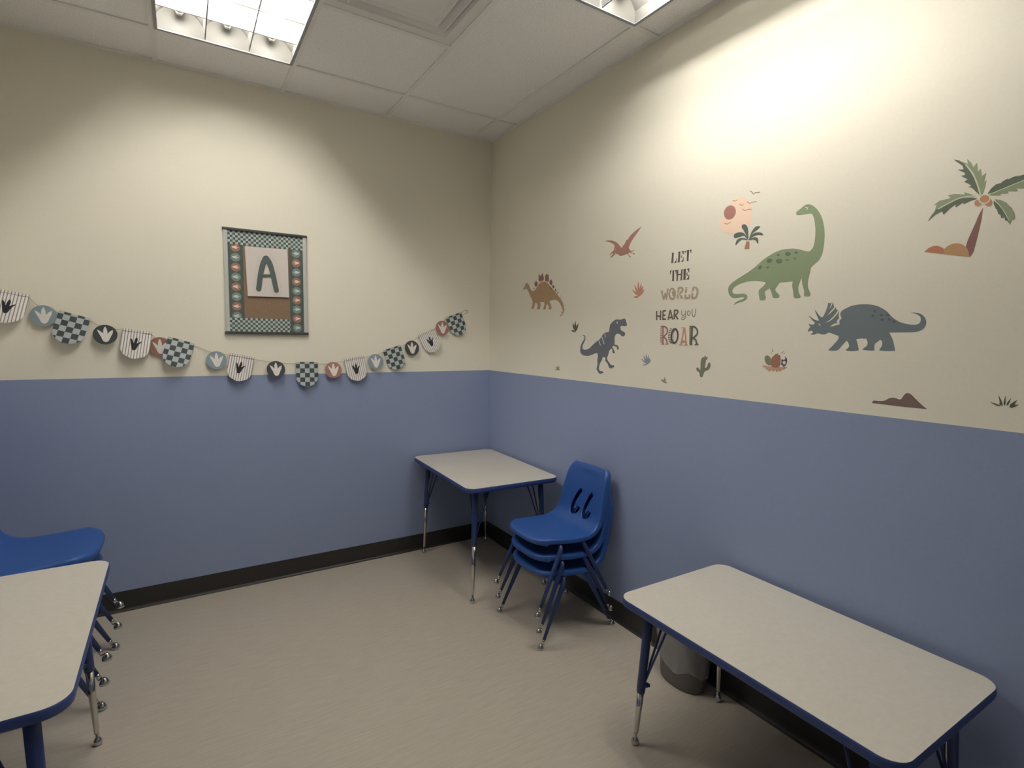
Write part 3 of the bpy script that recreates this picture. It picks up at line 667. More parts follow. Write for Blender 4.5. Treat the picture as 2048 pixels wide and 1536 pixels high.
   ('bluegrey','p',0,(-23358,15255,-23360,15320,-23395,15384,-23431,15428,-23389,15486,-23358,15557,-23425,15524,-23502,15510,-23569,15547,-23592,15579,-23519,15637,-23437,15728,-23327,15846,-23420,15793,-23527,15713,-23631,15667,-23694,15653,-23718,15665,-23676,15748,-23603,15902,-23537,16062,-23625,15951,-23720,15835,-23786,15776,-23836,15769,-23880,15843,-23932,15978,-23972,16113,-23999,16267,-24060,16246,-24119,16261,-24168,16247,-24199,16128,-24236,16102,-24268,16076,-24295,16014,-24344,15988,-24384,15913,-24381,15828,-24388,15754,-24397,15705,-24343,15633,-24336,15560,-24296,15542,-24226,15524,-24124,15445,-24185,15432,-24301,15472,-24394,15485,-24422,15411,-24441,15117,-24406,15117,-24322,15148,-24224,15185,-24126,15222,-24054,15222,-23984,15178,-23911,15159,-23824,15172,-23735,15204,-23673,15197,-23600,15165,-23512,15153,-23446,15185,-23521,15216,-23537,15261,-23490,15293,-23427,15287)),
   ('cream2','p',0,(-23928,15577,-24040,15627,-24165,15742,-24264,15862,-24333,15982,-24365,15938,-24290,15824,-24179,15698,-24053,15608)),
   ('cream2','p',0,(-24005,15824,-24103,15960,-24230,16109,-24259,16083,-24128,15940)),
   ('cream2','p',0,(-24057,16067,-24120,16255,-24154,16247,-24077,16084)),
   ('cream2','p',0,(-24376,15913,-24418,15924,-24432,15802,-24467,15704,-24435,15670,-24390,15632,-24399,15558,-24422,15503,-24381,15500,-24299,15499,-24218,15473,-24119,15433,-24180,15500,-24284,15542,-24337,15553,-24327,15621,-24358,15676,-24397,15711,-24379,15803)),
   ('cream2','s',0.0017,(-23704,15533,-23765,15525,-23777,15494,-23750,15466)),
   ('slate2','p',0,(-25531,15919,-25529,15906,-25522,15894,-25510,15886,-25496,15882,-25479,15883,-25464,15888,-25451,15897,-25442,15909,-25438,15922,-25440,15936,-25448,15947,-25459,15955,-25474,15959,-25490,15959,-25506,15954,-25519,15944,-25528,15932)),
   ('slate2','p',0,(-25487,15771,-25485,15757,-25478,15746,-25466,15737,-25451,15733,-25435,15734,-25419,15739,-25406,15748,-25397,15760,-25393,15773,-25395,15787,-25403,15798,-25415,15807,-25430,15811,-25446,15810,-25461,15805,-25474,15796,-25483,15784)),
   ('slate2','p',0,(-25728,15787,-25726,15774,-25719,15763,-25708,15755,-25693,15750,-25677,15751,-25662,15756,-25649,15765,-25641,15777,-25637,15790,-25639,15803,-25646,15815,-25658,15823,-25672,15827,-25688,15827,-25703,15822,-25716,15813,-25725,15801)),
   ('slate2','p',0,(-25926,15787,-25924,15774,-25917,15763,-25906,15755,-25892,15751,-25876,15751,-25861,15756,-25849,15765,-25840,15777,-25837,15790,-25838,15803,-25845,15815,-25857,15823,-25871,15827,-25887,15826,-25901,15821,-25914,15812,-25922,15801)),
   ('slate2','p',0,(-25765,15638,-25763,15625,-25756,15614,-25744,15605,-25730,15601,-25714,15601,-25699,15606,-25686,15615,-25678,15627,-25674,15640,-25676,15653,-25683,15665,-25694,15673,-25709,15678,-25725,15677,-25740,15672,-25752,15663,-25761,15652)),
   ('slate2','p',0,(-25962,15640,-25960,15627,-25953,15615,-25942,15607,-25928,15603,-25912,15603,-25897,15608,-25885,15617,-25876,15629,-25873,15642,-25875,15655,-25882,15666,-25893,15674,-25907,15679,-25923,15678,-25937,15673,-25950,15665,-25958,15653)),
   ('slate2','p',0,(-26096,15573,-26094,15560,-26087,15548,-26076,15540,-26062,15536,-26047,15536,-26032,15541,-26020,15550,-26011,15561,-26008,15574,-26010,15587,-26017,15599,-26028,15607,-26042,15611,-26057,15611,-26072,15606,-26084,15597,-26092,15586)),
  ]),
 ],
 'nest': [
  ('straw', [
   ('straw','p',0,(-21655,13931,-21710,13961,-21775,13968,-21890,13944,-22050,13937,-22286,13934,-22479,13937,-22592,13958,-22670,13922,-22611,13893,-22553,13846,-22447,13825,-22435,13776,-22366,13776,-22340,13811,-22298,13742,-22243,13738,-22216,13804,-22140,13762,-22093,13744,-22074,13803,-21997,13754,-21927,13727,-21923,13787,-21842,13805,-21801,13810,-21814,13856,-21714,13897)),
  ]),
  ('egg', [
   ('eggreen','p',0,(-22012,14214,-22036,14148,-22043,14084,-22032,14029,-22004,13990,-21963,13972,-21913,13977,-21860,14004,-21811,14050,-21772,14111,-21748,14177,-21740,14242,-21752,14297,-21780,14336,-21822,14354,-21872,14349,-21925,14321,-21973,14274)),
  ]),
  ('egg', [
   ('slate3','p',0,(-22644,14120,-22627,14057,-22598,14004,-22560,13966,-22519,13950,-22478,13956,-22443,13984,-22419,14031,-22407,14091,-22410,14157,-22428,14220,-22457,14274,-22495,14311,-22536,14327,-22577,14320,-22611,14291,-22635,14245,-22647,14185)),
   ('greycream','p',0,(-22569,14272,-22566,14253,-22556,14236,-22539,14223,-22519,14216,-22496,14215,-22475,14221,-22457,14232,-22444,14248,-22439,14267,-22442,14286,-22452,14303,-22469,14316,-22490,14323,-22512,14324,-22534,14318,-22552,14307,-22564,14291)),
   ('greycream','p',0,(-22594,14108,-22592,14087,-22583,14068,-22569,14053,-22551,14045,-22531,14044,-22512,14050,-22496,14064,-22485,14082,-22480,14103,-22482,14125,-22491,14144,-22505,14158,-22524,14167,-22543,14167,-22562,14161,-22578,14148,-22589,14129)),
   ('greycream','p',0,(-22428,14134,-22428,14114,-22424,14096,-22416,14082,-22407,14075,-22396,14074,-22385,14081,-22376,14094,-22370,14111,-22367,14131,-22368,14151,-22372,14169,-22379,14183,-22389,14190,-22399,14191,-22410,14184,-22419,14171,-22425,14154)),
   ('greycream','p',0,(-22496,13975,-22493,13961,-22482,13948,-22465,13938,-22444,13932,-22422,13931,-22400,13935,-22382,13943,-22370,13955,-22365,13968,-22368,13982,-22379,13995,-22396,14005,-22417,14011,-22440,14012,-22461,14008,-22479,14000,-22491,13989)),
  ]),
  ('egg', [
   ('eggred','p',0,(-22037,14274,-22104,14343,-22179,14413,-22301,14447,-22259,14379,-22359,14389,-22379,14309,-22395,14177,-22389,14029,-22347,13945,-22210,13901,-22083,13916,-22006,14010,-22007,14122)),
  ]),
  ('spark', [
   ('moss','t',0.0038,(-22067,14499,-22036,14618)),
  ]),
  ('spark', [
   ('moss','t',0.0039,(-21996,14429,-22018,14464)),
  ]),
  ('spark', [
   ('moss','t',0.0037,(-22413,14454,-22495,14548)),
  ]),
  ('spark', [
   ('moss','t',0.0038,(-22497,14445,-22553,14465)),
  ]),
 ],
 'cactus': [
  ('stem', [
   ('cactus','p',0,(-18828,13293,-18778,13320,-18744,13388,-18734,13477,-18671,13523,-18595,13569,-18556,13627,-18559,13687,-18599,13719,-18661,13693,-18725,13636,-18763,13598,-18770,13689,-18767,13788,-18765,13888,-18770,14007,-18796,14088,-18840,14149,-18898,14173,-18958,14163,-19019,14116,-19034,14058,-19029,13940,-19012,13820,-19006,13721,-19053,13724,-19097,13766,-19133,13856,-19158,13926,-19203,13957,-19257,13931,-19283,13864,-19277,13775,-19230,13685,-19152,13621,-19049,13586,-18992,13553,-18960,13491,-18934,13410,-18897,13328)),
  ]),
  ('flower', [
   ('plum2','p',0,(-18911,14162,-18957,14173,-18954,14232,-19012,14239,-19027,14186,-19097,14188,-19128,14150,-19078,14119,-19109,14071,-19058,14059,-19021,14087,-18963,14075)),
  ]),
 ],
 'palm': [
  ('trunk', [
   ('trunk','p',0,(-28039,18714,-28026,18405,-27990,18067,-27951,17770,-27915,17536,-27878,17431,-27830,17367,-27810,17396,-27781,17553,-27728,17681,-27759,17863,-27817,18051,-27888,18279,-27958,18526)),
  ]),
  ('sand_mound', [
   ('reddune','p',0,(-26724,17661,-26813,17749,-26908,17794,-27014,17802,-27123,17753,-27214,17672,-27291,17509,-27000,17586)),
  ]),
  ('sand_mound', [
   ('ochredune','p',0,(-27214,17672,-27311,17761,-27420,17802,-27530,17797,-27642,17748,-27738,17658,-27792,17530,-27830,17371,-27481,17458,-27214,17532)),
  ]),
  ('coconut', [
   ('coco','p',0,(-27990,18841,-27988,18812,-27976,18789,-27956,18774,-27931,18768,-27904,18774,-27877,18789,-27855,18813,-27839,18842,-27832,18873,-27835,18902,-27847,18926,-27867,18941,-27892,18946,-27919,18940,-27946,18924,-27968,18901,-27983,18872)),
  ]),
  ('coconut', [
   ('coco','p',0,(-28234,18808,-28232,18773,-28219,18743,-28197,18724,-28169,18717,-28138,18723,-28108,18742,-28083,18771,-28065,18806,-28057,18845,-28059,18880,-28073,18910,-28095,18929,-28123,18935,-28154,18929,-28184,18910,-28209,18881,-28227,18846)),
  ]),
  ('coconut', [
   ('cream2','p',0,(-28172,18946,-28177,18901,-28167,18859,-28143,18826,-28108,18805,-28066,18799,-28023,18809,-27983,18834,-27951,18871,-27931,18915,-27926,18961,-27936,19003,-27961,19037,-27996,19057,-28038,19062,-28081,19052,-28121,19026,-28153,18990)),
   ('ochredune','p',0,(-28153,18956,-28157,18920,-28148,18886,-28128,18859,-28099,18843,-28064,18838,-28027,18846,-27994,18866,-27968,18895,-27951,18930,-27948,18967,-27957,19001,-27978,19028,-28007,19044,-28042,19049,-28079,19040,-28112,19020,-28138,18991)),
  ]),
  ('leaf', [
   ('palmdk2','P',0,(-27268,20222,-27400,20158,-27536,20024,-27635,19868,-27737,19670,-27822,19457,-27889,19248,-27940,19070,-27860,19169,-27764,19298,-27653,19366,-27742,19363,-27665,19450,-27553,19524,-27635,19577,-27477,19713,-27567,19713,-27544,19783,-27382,19907,-27519,19881,-27484,19994)),
   ('palmlt','P',0,(-27438,20137,-27608,20009,-27580,20153,-27677,20030,-27740,19874,-27811,19984,-27852,19728,-27910,19798,-27943,19577,-28039,19659,-27999,19394,-28054,19455,-28041,19278,-27994,19097,-27961,19082,-27924,19240,-27856,19470,-27771,19683,-27671,19859,-27573,19993)),
   ('rib','s',0.0034,(-27555,20008,-27674,19815,-27776,19618,-27862,19383,-27918,19199,-27957,19062)),
  ]),
  ('leaf', [
   ('palmlt','P',0,(-26862,19014,-27009,19109,-27216,19122,-27270,19144,-27199,19225,-27356,19231,-27596,19162,-27574,19232,-27795,19108,-27655,19084,-27441,19063,-27262,18989,-27082,18891,-26882,18725,-26940,19010)),
   ('palmdk2','P',0,(-26756,18565,-26825,18713,-26949,18872,-27115,18952,-27333,19042,-27549,19067,-27765,19039,-27899,18984,-27735,18958,-27597,18899,-27558,18951,-27402,18839,-27404,18938,-27273,18843,-27134,18679,-27078,18802,-26921,18718,-26793,18604)),
   ('rib','s',0.0033,(-26987,18876,-27189,18971,-27440,19074,-27655,19095,-27850,19059)),
  ]),
  ('leaf', [
   ('palmdk2','P',0,(-28107,19072,-28181,19203,-28275,19287,-28356,19299,-28350,19276,-28419,19337,-28528,19393,-28499,19349,-28623,19401,-28732,19415,-28671,19389,-28836,19409,-28949,19402,-29102,19374,-29001,19309,-28846,19276,-28637,19203,-28401,19133,-28207,19071)),
   ('palmlt','P',0,(-28160,19035,-28321,19109,-28558,19190,-28847,19265,-29017,19295,-29149,19342,-29057,19165,-28942,19071,-28862,19049,-28709,19084,-28738,19006,-28535,19061,-28548,18992,-28359,19027,-28413,18968,-28245,19004)),
   ('rib','s',0.0017,(-28142,19043,-28402,19122,-28637,19199,-28867,19267)),
  ]),
  ('leaf', [
   ('palmdk2','P',0,(-28256,18850,-28347,18747,-28457,18579,-28551,18394,-28650,18138,-28586,18253,-28536,18272,-28522,18358,-28449,18350,-28435,18437,-28383,18467,-28341,18602,-28314,18628,-28263,18764)),
   ('palmlt','P',0,(-28279,18887,-28406,18840,-28543,18728,-28571,18681,-28668,18559,-28652,18551,-28715,18446,-28734,18299,-28713,18261,-28671,18289,-28650,18138,-28571,18349,-28457,18579,-28347,18747)),
   ('rib','s',0.0017,(-28263,18870,-28418,18660,-28531,18450,-28617,18258)),
  ]),
 ],
 'let': [
  ('letter', [
   ('ink','P',0,(-16880,18884,-17028,18879,-17019,18822,-17010,18446,-17018,18413,-16882,18404,-16895,18450,-16916,18835)),
   ('ink','P',0,(-17041,18404,-17160,18499,-17182,18601,-17208,18607,-17193,18399)),
  ]),
  ('letter', [
   ('ink','P',0,(-17257,18867,-17394,18879,-17401,18835,-17380,18439,-17388,18400,-17255,18406,-17275,18451,-17295,18822)),
   ('ink','P',0,(-17440,18873,-17593,18879,-17590,18725,-17546,18739,-17520,18820)),
   ('ink','P',0,(-17497,18719,-17484,18557,-17438,18623,-17453,18673)),
   ('ink','P',0,(-17450,18410,-17549,18489,-17575,18606,-17601,18603,-17590,18401)),
  ]),
  ('letter', [
   ('ink','P',0,(-17766,18882,-17887,18883,-17865,18426,-17909,18399,-17742,18405,-17779,18431)),
   ('ink','P',0,(-17654,18760,-17638,18853,-17755,18880,-17719,18828,-17685,18790)),
   ('ink','P',0,(-17905,18881,-18010,18884,-18003,18716,-17970,18737,-17950,18824)),
  ]),
 ],
 'the': [
  ('letter', [
   ('ink','P',0,(-16984,18070,-17086,18069,-17098,17627,-17113,17598,-16954,17595,-16991,17637)),
   ('ink','P',0,(-16845,17915,-16832,18073,-16979,18076,-16902,18025,-16878,17916)),
   ('ink','P',0,(-17093,18068,-17205,18074,-17205,17917,-17179,17933,-17164,18008)),
  ]),
  ('letter', [
   ('ink','P',0,(-17210,18074,-17321,18077,-17319,17609,-17332,17587,-17209,17583,-17241,17615)),
   ('ink','P',0,(-17309,17881,-17493,17881,-17496,17828,-17308,17825)),
   ('ink','P',0,(-17483,18067,-17570,18086,-17559,17606,-17575,17587,-17443,17584,-17470,17622)),
  ]),
  ('letter', [
   ('ink','P',0,(-17614,18073,-17755,18074,-17749,17590,-17608,17591,-17631,17634)),
   ('ink','P',0,(-17799,18063,-17944,18072,-17936,17898,-17904,17901,-17878,17990)),
   ('ink','P',0,(-17828,17926,-17859,17752,-17805,17757,-17788,17861)),
   ('ink','P',0,(-17786,17593,-17895,17680,-17921,17797,-17954,17777,-17943,17582)),
  ]),
 ],
 'world': [
  ('letter', [
   ('tan','s',0.0097,(-16384,17181,-16536,16765)),
   ('tan','s',0.0084,(-16536,16774,-16603,17076)),
   ('tan','s',0.0096,(-16602,17086,-16705,16774)),
   ('tan','s',0.0088,(-16700,16779,-16751,17246)),
   ('tan','s',0.0046,(-16325,17167,-16479,17189)),
   ('tan','s',0.0045,(-16689,17229,-16804,17249)),
   ('cream2','s',0.0025,(-16456,17032,-16513,16983)),
   ('cream2','s',0.0025,(-16675,17036,-16713,17069)),
  ]),
  ('letter', [
   ('tan','s',0.0091,(-17194,17003,-17192,16944,-17178,16889,-17153,16843,-17120,16808,-17079,16788,-17035,16782,-16990,16793,-16948,16818,-16910,16857,-16880,16907,-16859,16964,-16850,17025,-16853,17085,-16868,17140,-16893,17186,-16927,17220,-16967,17241,-17011,17245,-17056,17234,-17099,17208,-17136,17169,-17165,17120,-17185,17063,-17194,17003)),
   ('cream2','s',0.0029,(-16867,17149,-16847,17079)),
   ('tan','s',0.0122,(-17040,17137,-17120,16902)),
  ]),
  ('letter', [
   ('tan','s',0.01,(-17382,17271,-17352,16782)),
   ('tan','s',0.0099,(-17383,17254,-17572,17240,-17621,17132,-17484,17020)),
   ('tan','s',0.0099,(-17462,17021,-17608,16768)),
   ('cream2','p',0,(-17601,16943,-17598,16931,-17588,16921,-17574,16914,-17555,16911,-17535,16912,-17516,16918,-17500,16926,-17490,16938,-17486,16950,-17488,16961,-17498,16971,-17513,16978,-17531,16981,-17551,16980,-17570,16975,-17586,16966,-17596,16955)),
   ('cream2','p',0,(-17406,16990,-17405,16972,-17400,16956,-17393,16945,-17383,16939,-17372,16940,-17361,16947,-17352,16959,-17346,16975,-17343,16994,-17344,17012,-17349,17027,-17356,17038,-17366,17044,-17377,17043,-17388,17036,-17397,17024,-17403,17008)),
  ]),
  ('letter', [
   ('tan','s',0.0102,(-17821,17248,-17782,16776)),
   ('tan','s',0.0097,(-17760,16786,-18008,16780,-18000,16926)),
   ('cream2','p',0,(-17880,16960,-17877,16946,-17866,16934,-17850,16926,-17829,16922,-17806,16924,-17784,16930,-17767,16940,-17755,16953,-17750,16968,-17753,16982,-17764,16994,-17781,17002,-17802,17005,-17824,17004,-17846,16998,-17863,16987,-17875,16974)),
   ('cream2','p',0,(-17853,17185,-17851,17176,-17845,17168,-17835,17163,-17822,17160,-17809,17161,-17796,17166,-17785,17172,-17778,17181,-17775,17191,-17777,17200,-17783,17208,-17793,17214,-17806,17216,-17819,17215,-17832,17211,-17843,17204,-17850,17195)),
  ]),
  ('letter', [
   ('tan','s',0.0103,(-18195,17220,-18148,16738)),
   ('tan','s',0.0105,(-18196,17212,-18376,17165,-18437,16992,-18356,16777,-18148,16746)),
   ('cream2','p',0,(-18243,17005,-18241,16989,-18234,16975,-18222,16965,-18207,16960,-18191,16961,-18176,16968,-18163,16979,-18154,16994,-18150,17011,-18152,17027,-18159,17041,-18171,17051,-18186,17055,-18202,17054,-18217,17048,-18230,17036,-18239,17021)),
   ('cream2','p',0,(-18333,17151,-18332,17143,-18327,17136,-18320,17132,-18310,17129,-18300,17130,-18290,17134,-18282,17140,-18277,17147,-18274,17155,-18276,17163,-18280,17170,-18288,17175,-18297,17177,-18308,17176,-18317,17173,-18325,17167,-18331,17159)),
  ]),
 ],
 'hear': [
  ('letter', [
   ('ink2','s',0.0079,(-16125,16269,-16147,15827)),
   ('ink2','s',0.0078,(-16371,16275,-16379,15833)),
   ('ink2','s',0.0078,(-16137,16035,-16385,15997)),
  ]),
  ('letter', [
   ('ink2','s',0.0077,(-16516,16274,-16524,15842)),
   ('ink2','s',0.0077,(-16518,16244,-16704,16257)),
   ('ink2','s',0.0076,(-16518,16047,-16675,16053)),
   ('ink2','s',0.0076,(-16523,15865,-16714,15868)),
  ]),
  ('letter', [
   ('ink2','s',0.0076,(-16950,16288,-16843,15838)),
   ('ink2','s',0.0075,(-16950,16288,-17115,15841)),
   ('ink2','s',0.0075,(-16886,15936,-17068,15940)),
  ]),
  ('letter', [
   ('ink2','s',0.0074,(-17193,16271,-17203,15845)),
   ('ink2','s',0.0074,(-17194,16249,-17345,16254,-17400,16153,-17253,16025)),
   ('ink2','s',0.0073,(-17253,16033,-17422,15844)),
  ]),
 ],
 'you': [
  ('letter', [
   ('olive','s',0.0045,(-17614,16241,-17624,16051,-17709,16005,-17822,16096)),
   ('olive','s',0.0045,(-17824,16226,-17829,15958,-17790,15857,-17692,15816,-17625,15869,-17685,15933,-17812,15944)),
  ]),
  ('letter', [
   ('olive','s',0.0044,(-18089,16094,-18088,16068,-18081,16044,-18070,16024,-18055,16008,-18036,15999,-18016,15996,-17996,16000,-17976,16011,-17959,16027,-17945,16048,-17936,16073,-17932,16099,-17933,16125,-17940,16149,-17951,16170,-17967,16185,-17985,16195,-18005,16198,-18026,16193,-18045,16183,-18062,16166,-18076,16145,-18085,16120,-18089,16094)),
  ]),
  ('letter', [
   ('olive','s',0.0043,(-18187,16277,-18190,16062,-18285,15931,-18367,16028,-18370,16284)),
  ]),
 ],
 'roar': [
  ('letter', [
   ('red2','s',0.0084,(-16549,15523,-16583,14701)),
   ('red2','s',0.0078,(-16415,15521,-16664,15514,-16817,15399,-16816,15233,-16610,15036)),
   ('red2','s',0.008,(-16620,15028,-16773,14931,-16853,14705)),
   ('red2','s',0.0046,(-16508,14699,-16676,14702)),
   ('red2','s',0.0045,(-16755,14703,-16920,14714)),
   ('red2','s',0.0036,(-16390,15425,-16490,15424)),
   ('red2','s',0.0035,(-16394,15346,-16494,15345)),
   ('red2','s',0.0035,(-16398,15266,-16498,15266)),
   ('red2','s',0.0035,(-16402,15187,-16503,15187)),
   ('red2','s',0.0035,(-16407,15107,-16507,15107)),
   ('red2','s',0.0035,(-16411,15027,-16511,15028)),
   ('red2','s',0.0036,(-16415,14948,-16515,14949)),
   ('red2','s',0.0035,(-16419,14868,-16519,14869)),
   ('red2','s',0.0036,(-16423,14788,-16523,14790)),
  ]),
  ('letter', [
   ('plumdk','s',0.0034,(-17096,15412,-16981,15407)),
   ('plumdk','s',0.0034,(-17042,15338,-16927,15332)),
   ('plumdk','s',0.0035,(-17008,15256,-16893,15250)),
   ('plumdk','s',0.0035,(-16993,15173,-16877,15167)),
   ('plumdk','s',0.0035,(-16993,15098,-16877,15092)),
   ('plumdk','s',0.0035,(-17001,15016,-16886,15009)),
   ('plumdk','s',0.0035,(-17025,14933,-16909,14926)),
   ('plumdk','s',0.0035,(-17058,14851,-16943,14844)),
   ('plumdk','s',0.0035,(-17120,14777,-17005,14769)),
   ('plumdk','s',0.0021,(-17270,15351,-17182,15233,-17174,15009,-17221,14845)),
   ('plumdk','s',0.0092,(-17453,15077,-17444,14996,-17423,14920,-17390,14855,-17350,14807,-17303,14776,-17254,14768,-17205,14780,-17160,14814,-17122,14867,-17094,14935,-17078,15013,-17075,15097,-17084,15179,-17106,15256,-17139,15320,-17180,15369,-17227,15398,-17277,15405,-17325,15392,-17369,15357,-17406,15304,-17434,15237,-17450,15160,-17453,15077)),
  ]),
  ('letter', [
   ('orange2','s',0.0073,(-17792,15472,-17659,14704)),
   ('orange2','s',0.0072,(-17810,15472,-17960,14709)),
   ('orange2','s',0.0098,(-17688,14844,-17925,14847)),
   ('orange2','s',0.0047,(-17558,14690,-17742,14702)),
   ('orange2','s',0.0046,(-17852,14695,-18024,14698)),
   ('orange2','s',0.0026,(-17637,15459,-17747,15465)),
  ]),
  ('letter', [
   ('green2','s',0.009,(-18233,15496,-18233,14714)),
   ('green2','s',0.0073,(-18097,15498,-18353,15495,-18517,15344,-18513,15174,-18292,14987)),
   ('green2','s',0.0079,(-18301,14995,-18463,14917,-18525,14726)),
   ('green2','s',0.0045,(-18139,14709,-18281,14714)),
   ('green2','s',0.0045,(-18421,14717,-18619,14737)),
   ('green2','s',0.0035,(-18083,15419,-18199,15409)),
   ('green2','s',0.0036,(-18087,15340,-18203,15330)),
   ('green2','s',0.0036,(-18092,15260,-18208,15251)),
   ('green2','s',0.0036,(-18096,15181,-18212,15172)),
   ('green2','s',0.0036,(-18100,15101,-18216,15093)),
   ('green2','s',0.0036,(-18105,15022,-18220,15014)),
   ('green2','s',0.0036,(-18109,14943,-18225,14935)),
   ('green2','s',0.0035,(-18113,14863,-18229,14856)),
   ('green2','s',0.0036,(-18117,14784,-18233,14777)),
  ]),
 ],
}# ------------------------------------------------------------ wall stickers on the right wall
STC = dict(green=(124,140,106), dkgreen=(92,106,86), cream=(205,205,185), peach=(222,192,168), rose=(160,108,98), brown=(158,130,110), redbrown=(165,108,92), palmdk=(84,96,88),
 ochre=(160,128,94), dkochre=(128,98,72), plum=(132,92,84), slate=(94,98,108), greycream=(205,202,196), brick=(158,110,98), coral=(178,122,102), steel=(118,130,146), moss=(132,132,104), leafdk=(78,84,70),
 maroon=(112,88,84), bluegrey=(98,110,116), cream2=(206,198,172), slate2=(76,86,94), straw=(178,138,112), eggreen=(118,120,96), slate3=(86,84,86), eggred=(150,98,82),
 cactus=(108,114,96), plum2=(128,104,96), trunk=(128,90,82), reddune=(172,108,80), ochredune=(172,130,88), coco=(170,122,96), palmdk2=(88,100,84), palmlt=(128,140,108), rib=(186,192,164),
 ink=(92,80,78), tan=(160,146,122), ink2=(98,86,76), olive=(136,134,112), red2=(148,98,88), plumdk=(84,74,80), orange2=(182,132,104), green2=(88,96,82))
def stm(k):
    r, g, b = STC[k]; m_ = (r+g+b)/3
    return mat('sticker_'+k, srgb(*[(m_+(c-m_)*.84)*1.17 for c in (r, g, b)]), .6)
rw = lambda y, z, d: (-d, y, z)
LABELS = {
 'brachiosaurus': ('dinosaur_sticker', 'long-necked green dinosaur sticker with dark back spots'),
 'sunset': ('sunset_sticker', 'pale pink cloud sticker with a red sun and small birds'),
 'small_palm': ('palm_sticker', 'small dark green palm sticker below the pink cloud'),
 'stegosaurus': ('dinosaur_sticker', 'ochre dinosaur sticker with red-brown back plates and spiked tail'),
 'tyrannosaurus': ('dinosaur_sticker', 'dark slate dinosaur sticker standing on two legs with open jaws'),
 'pterosaur': ('flying_reptile_sticker', 'brick red flying reptile sticker with raised wings'),
 'red_plant': ('plant_sticker', 'coral red fan-shaped plant sticker below the flying reptile'),
 'blue_plant': ('plant_sticker', 'blue-grey fan-shaped plant sticker right of the two-legged dinosaur'),
 'sprig': ('plant_sticker', 'tiny olive sprig sticker just above the blue paint, left of the cactus'),
 'green_plant': ('plant_sticker', 'dark green leaf tuft sticker above the two-legged dinosaur tail'),
 'tiny_plant': ('plant_sticker', 'tiny olive tuft sticker low on wall nearest the room corner'),
 'dark_grass': ('plant_sticker', 'dark grass tuft sticker at the far right above blue paint'),
 'mound': ('hill_sticker', 'maroon rocky hill sticker below the horned dinosaur'),
 'triceratops': ('dinosaur_sticker', 'blue-grey horned dinosaur sticker with neck frill and curled tail'),
 'nest': ('nest_sticker', 'nest sticker holding green, red and dotted eggs'),
 'cactus': ('cactus_sticker', 'grey-green cactus sticker with a small flower on top'),
 'palm': ('palm_sticker', 'tall leaning palm tree sticker with coconuts and sand mounds'),
 'let': ('word_sticker', 'dark stencil lettering sticker reading LET'),
 'the': ('word_sticker', 'dark stencil lettering sticker reading THE'),
 'world': ('word_sticker', 'mottled tan lettering sticker reading WORLD'),
 'hear': ('word_sticker', 'dark hand-drawn lettering sticker reading HEAR'),
 'you': ('word_sticker', 'thin olive lettering sticker reading YOU'),
 'roar': ('word_sticker', 'large multicoloured spiky lettering sticker reading ROAR'),
}
for key, parts in DECALS.items():
    nm, lab = LABELS[key]
    cat = 'lettering' if nm == 'word_sticker' else 'wall sticker'
    root = None
    if len(parts) > 1:
        allp = [p for _, sh in parts for s in sh for p in zip(s[3][0::2], s[3][1::2])]
        cy = sum(p[0] for p in allp)/len(allp)/1e4; cz = sum(p[1] for p in allp)/len(allp)/1e4
        root = empty(nm, (0, round(cy, 3), round(cz, 3))); tag(root, lab, cat)
        off = (round(cy, 3), round(cz, 3))
    else: off = (0, 0)
    lay = 0
    for pn, shapes in parts:
        bm = bmesh.new(); ml = []
        for c, kd, wd, flat in shapes:
            pts = [(flat[i]/1e4-off[0], flat[i+1]/1e4-off[1]) for i in range(0, len(flat), 2)]
            m = stm(c)
            if m not in ml: ml.append(m)
            mi = ml.index(m); lay += 1; fr_ = .0003+.00003*lay
            if kd == 'p': plate(bm, rw, smooth_loop(pts, 4), fr_, .0001, mi)
            elif kd == 'P': plate(bm, rw, pts, fr_, .0001, mi)
            else:
                q = smooth_open(pts, 3) if len(pts) > 2 else pts
                strip(bm, rw, q, wd, fr_, .0001, kd == 't', mi)
        for f in bm.faces: f.normal_update()
        o = obj(pn if root else nm, bm, ml, root, norm=False)
        if not root: tag(o, lab, cat)
# ------------------------------------------------------------ bulletin board on the back wall
BX0, BX1, BZ0, BZ1 = -1.708, -1.268, 1.490, 2.077
bcx, bcz = (BX0+BX1)/2, (BZ0+BZ1)/2; bw, bh = (BX1-BX0)/2, (BZ1-BZ0)/2
bt = empty('bulletin_board', (bcx, 0, bcz)); tag(bt, 'cork bulletin board with checkered and footprint border strips above the garland', 'bulletin board')
M_cork = mat('cork', srgb(138, 115, 94), .9, noise=.12, nscale=150)
M_rail = mat('dark_rail', srgb(66, 66, 66), .5); M_silver = mat('silver_frame', srgb(205, 206, 202), .35, metal=.3)
M_bgreen = mat('border_green', srgb(80, 92, 86), .7); M_bpale = mat('border_pale', srgb(178, 190, 186), .7)
M_pink = mat('disc_terracotta', srgb(152, 118, 104), .7); M_gdisc = mat('disc_grey_green', srgb(122, 138, 132), .7)
M_pfoot = mat('foot_peach', srgb(242, 212, 196), .7); M_gfoot = mat('foot_pale', srgb(204, 214, 212), .7)
bk = lambda u, v, d: (u, -d, v)
bm = bmesh.new(); box(bm, -bw+.01, bw-.01, -.008, -.0005, -bh+.008, bh-.008); obj('cork_panel', bm, M_cork, bt)
for s in (-1, 1):
    bm = bmesh.new(); a, b = sorted((s*bw-s*.001, s*(bw-.0225))); box(bm, a, b, -.016, -.0005, -bh+.010, bh-.010, 0, .003); obj('side_frame', bm, M_silver, bt)
    bm = bmesh.new(); z = s*(bh-.006); box(bm, -bw-.003, bw+.003, -.019, -.0005, z-.007, z+.007, 0, .0025); obj('rail', bm, M_rail, bt)
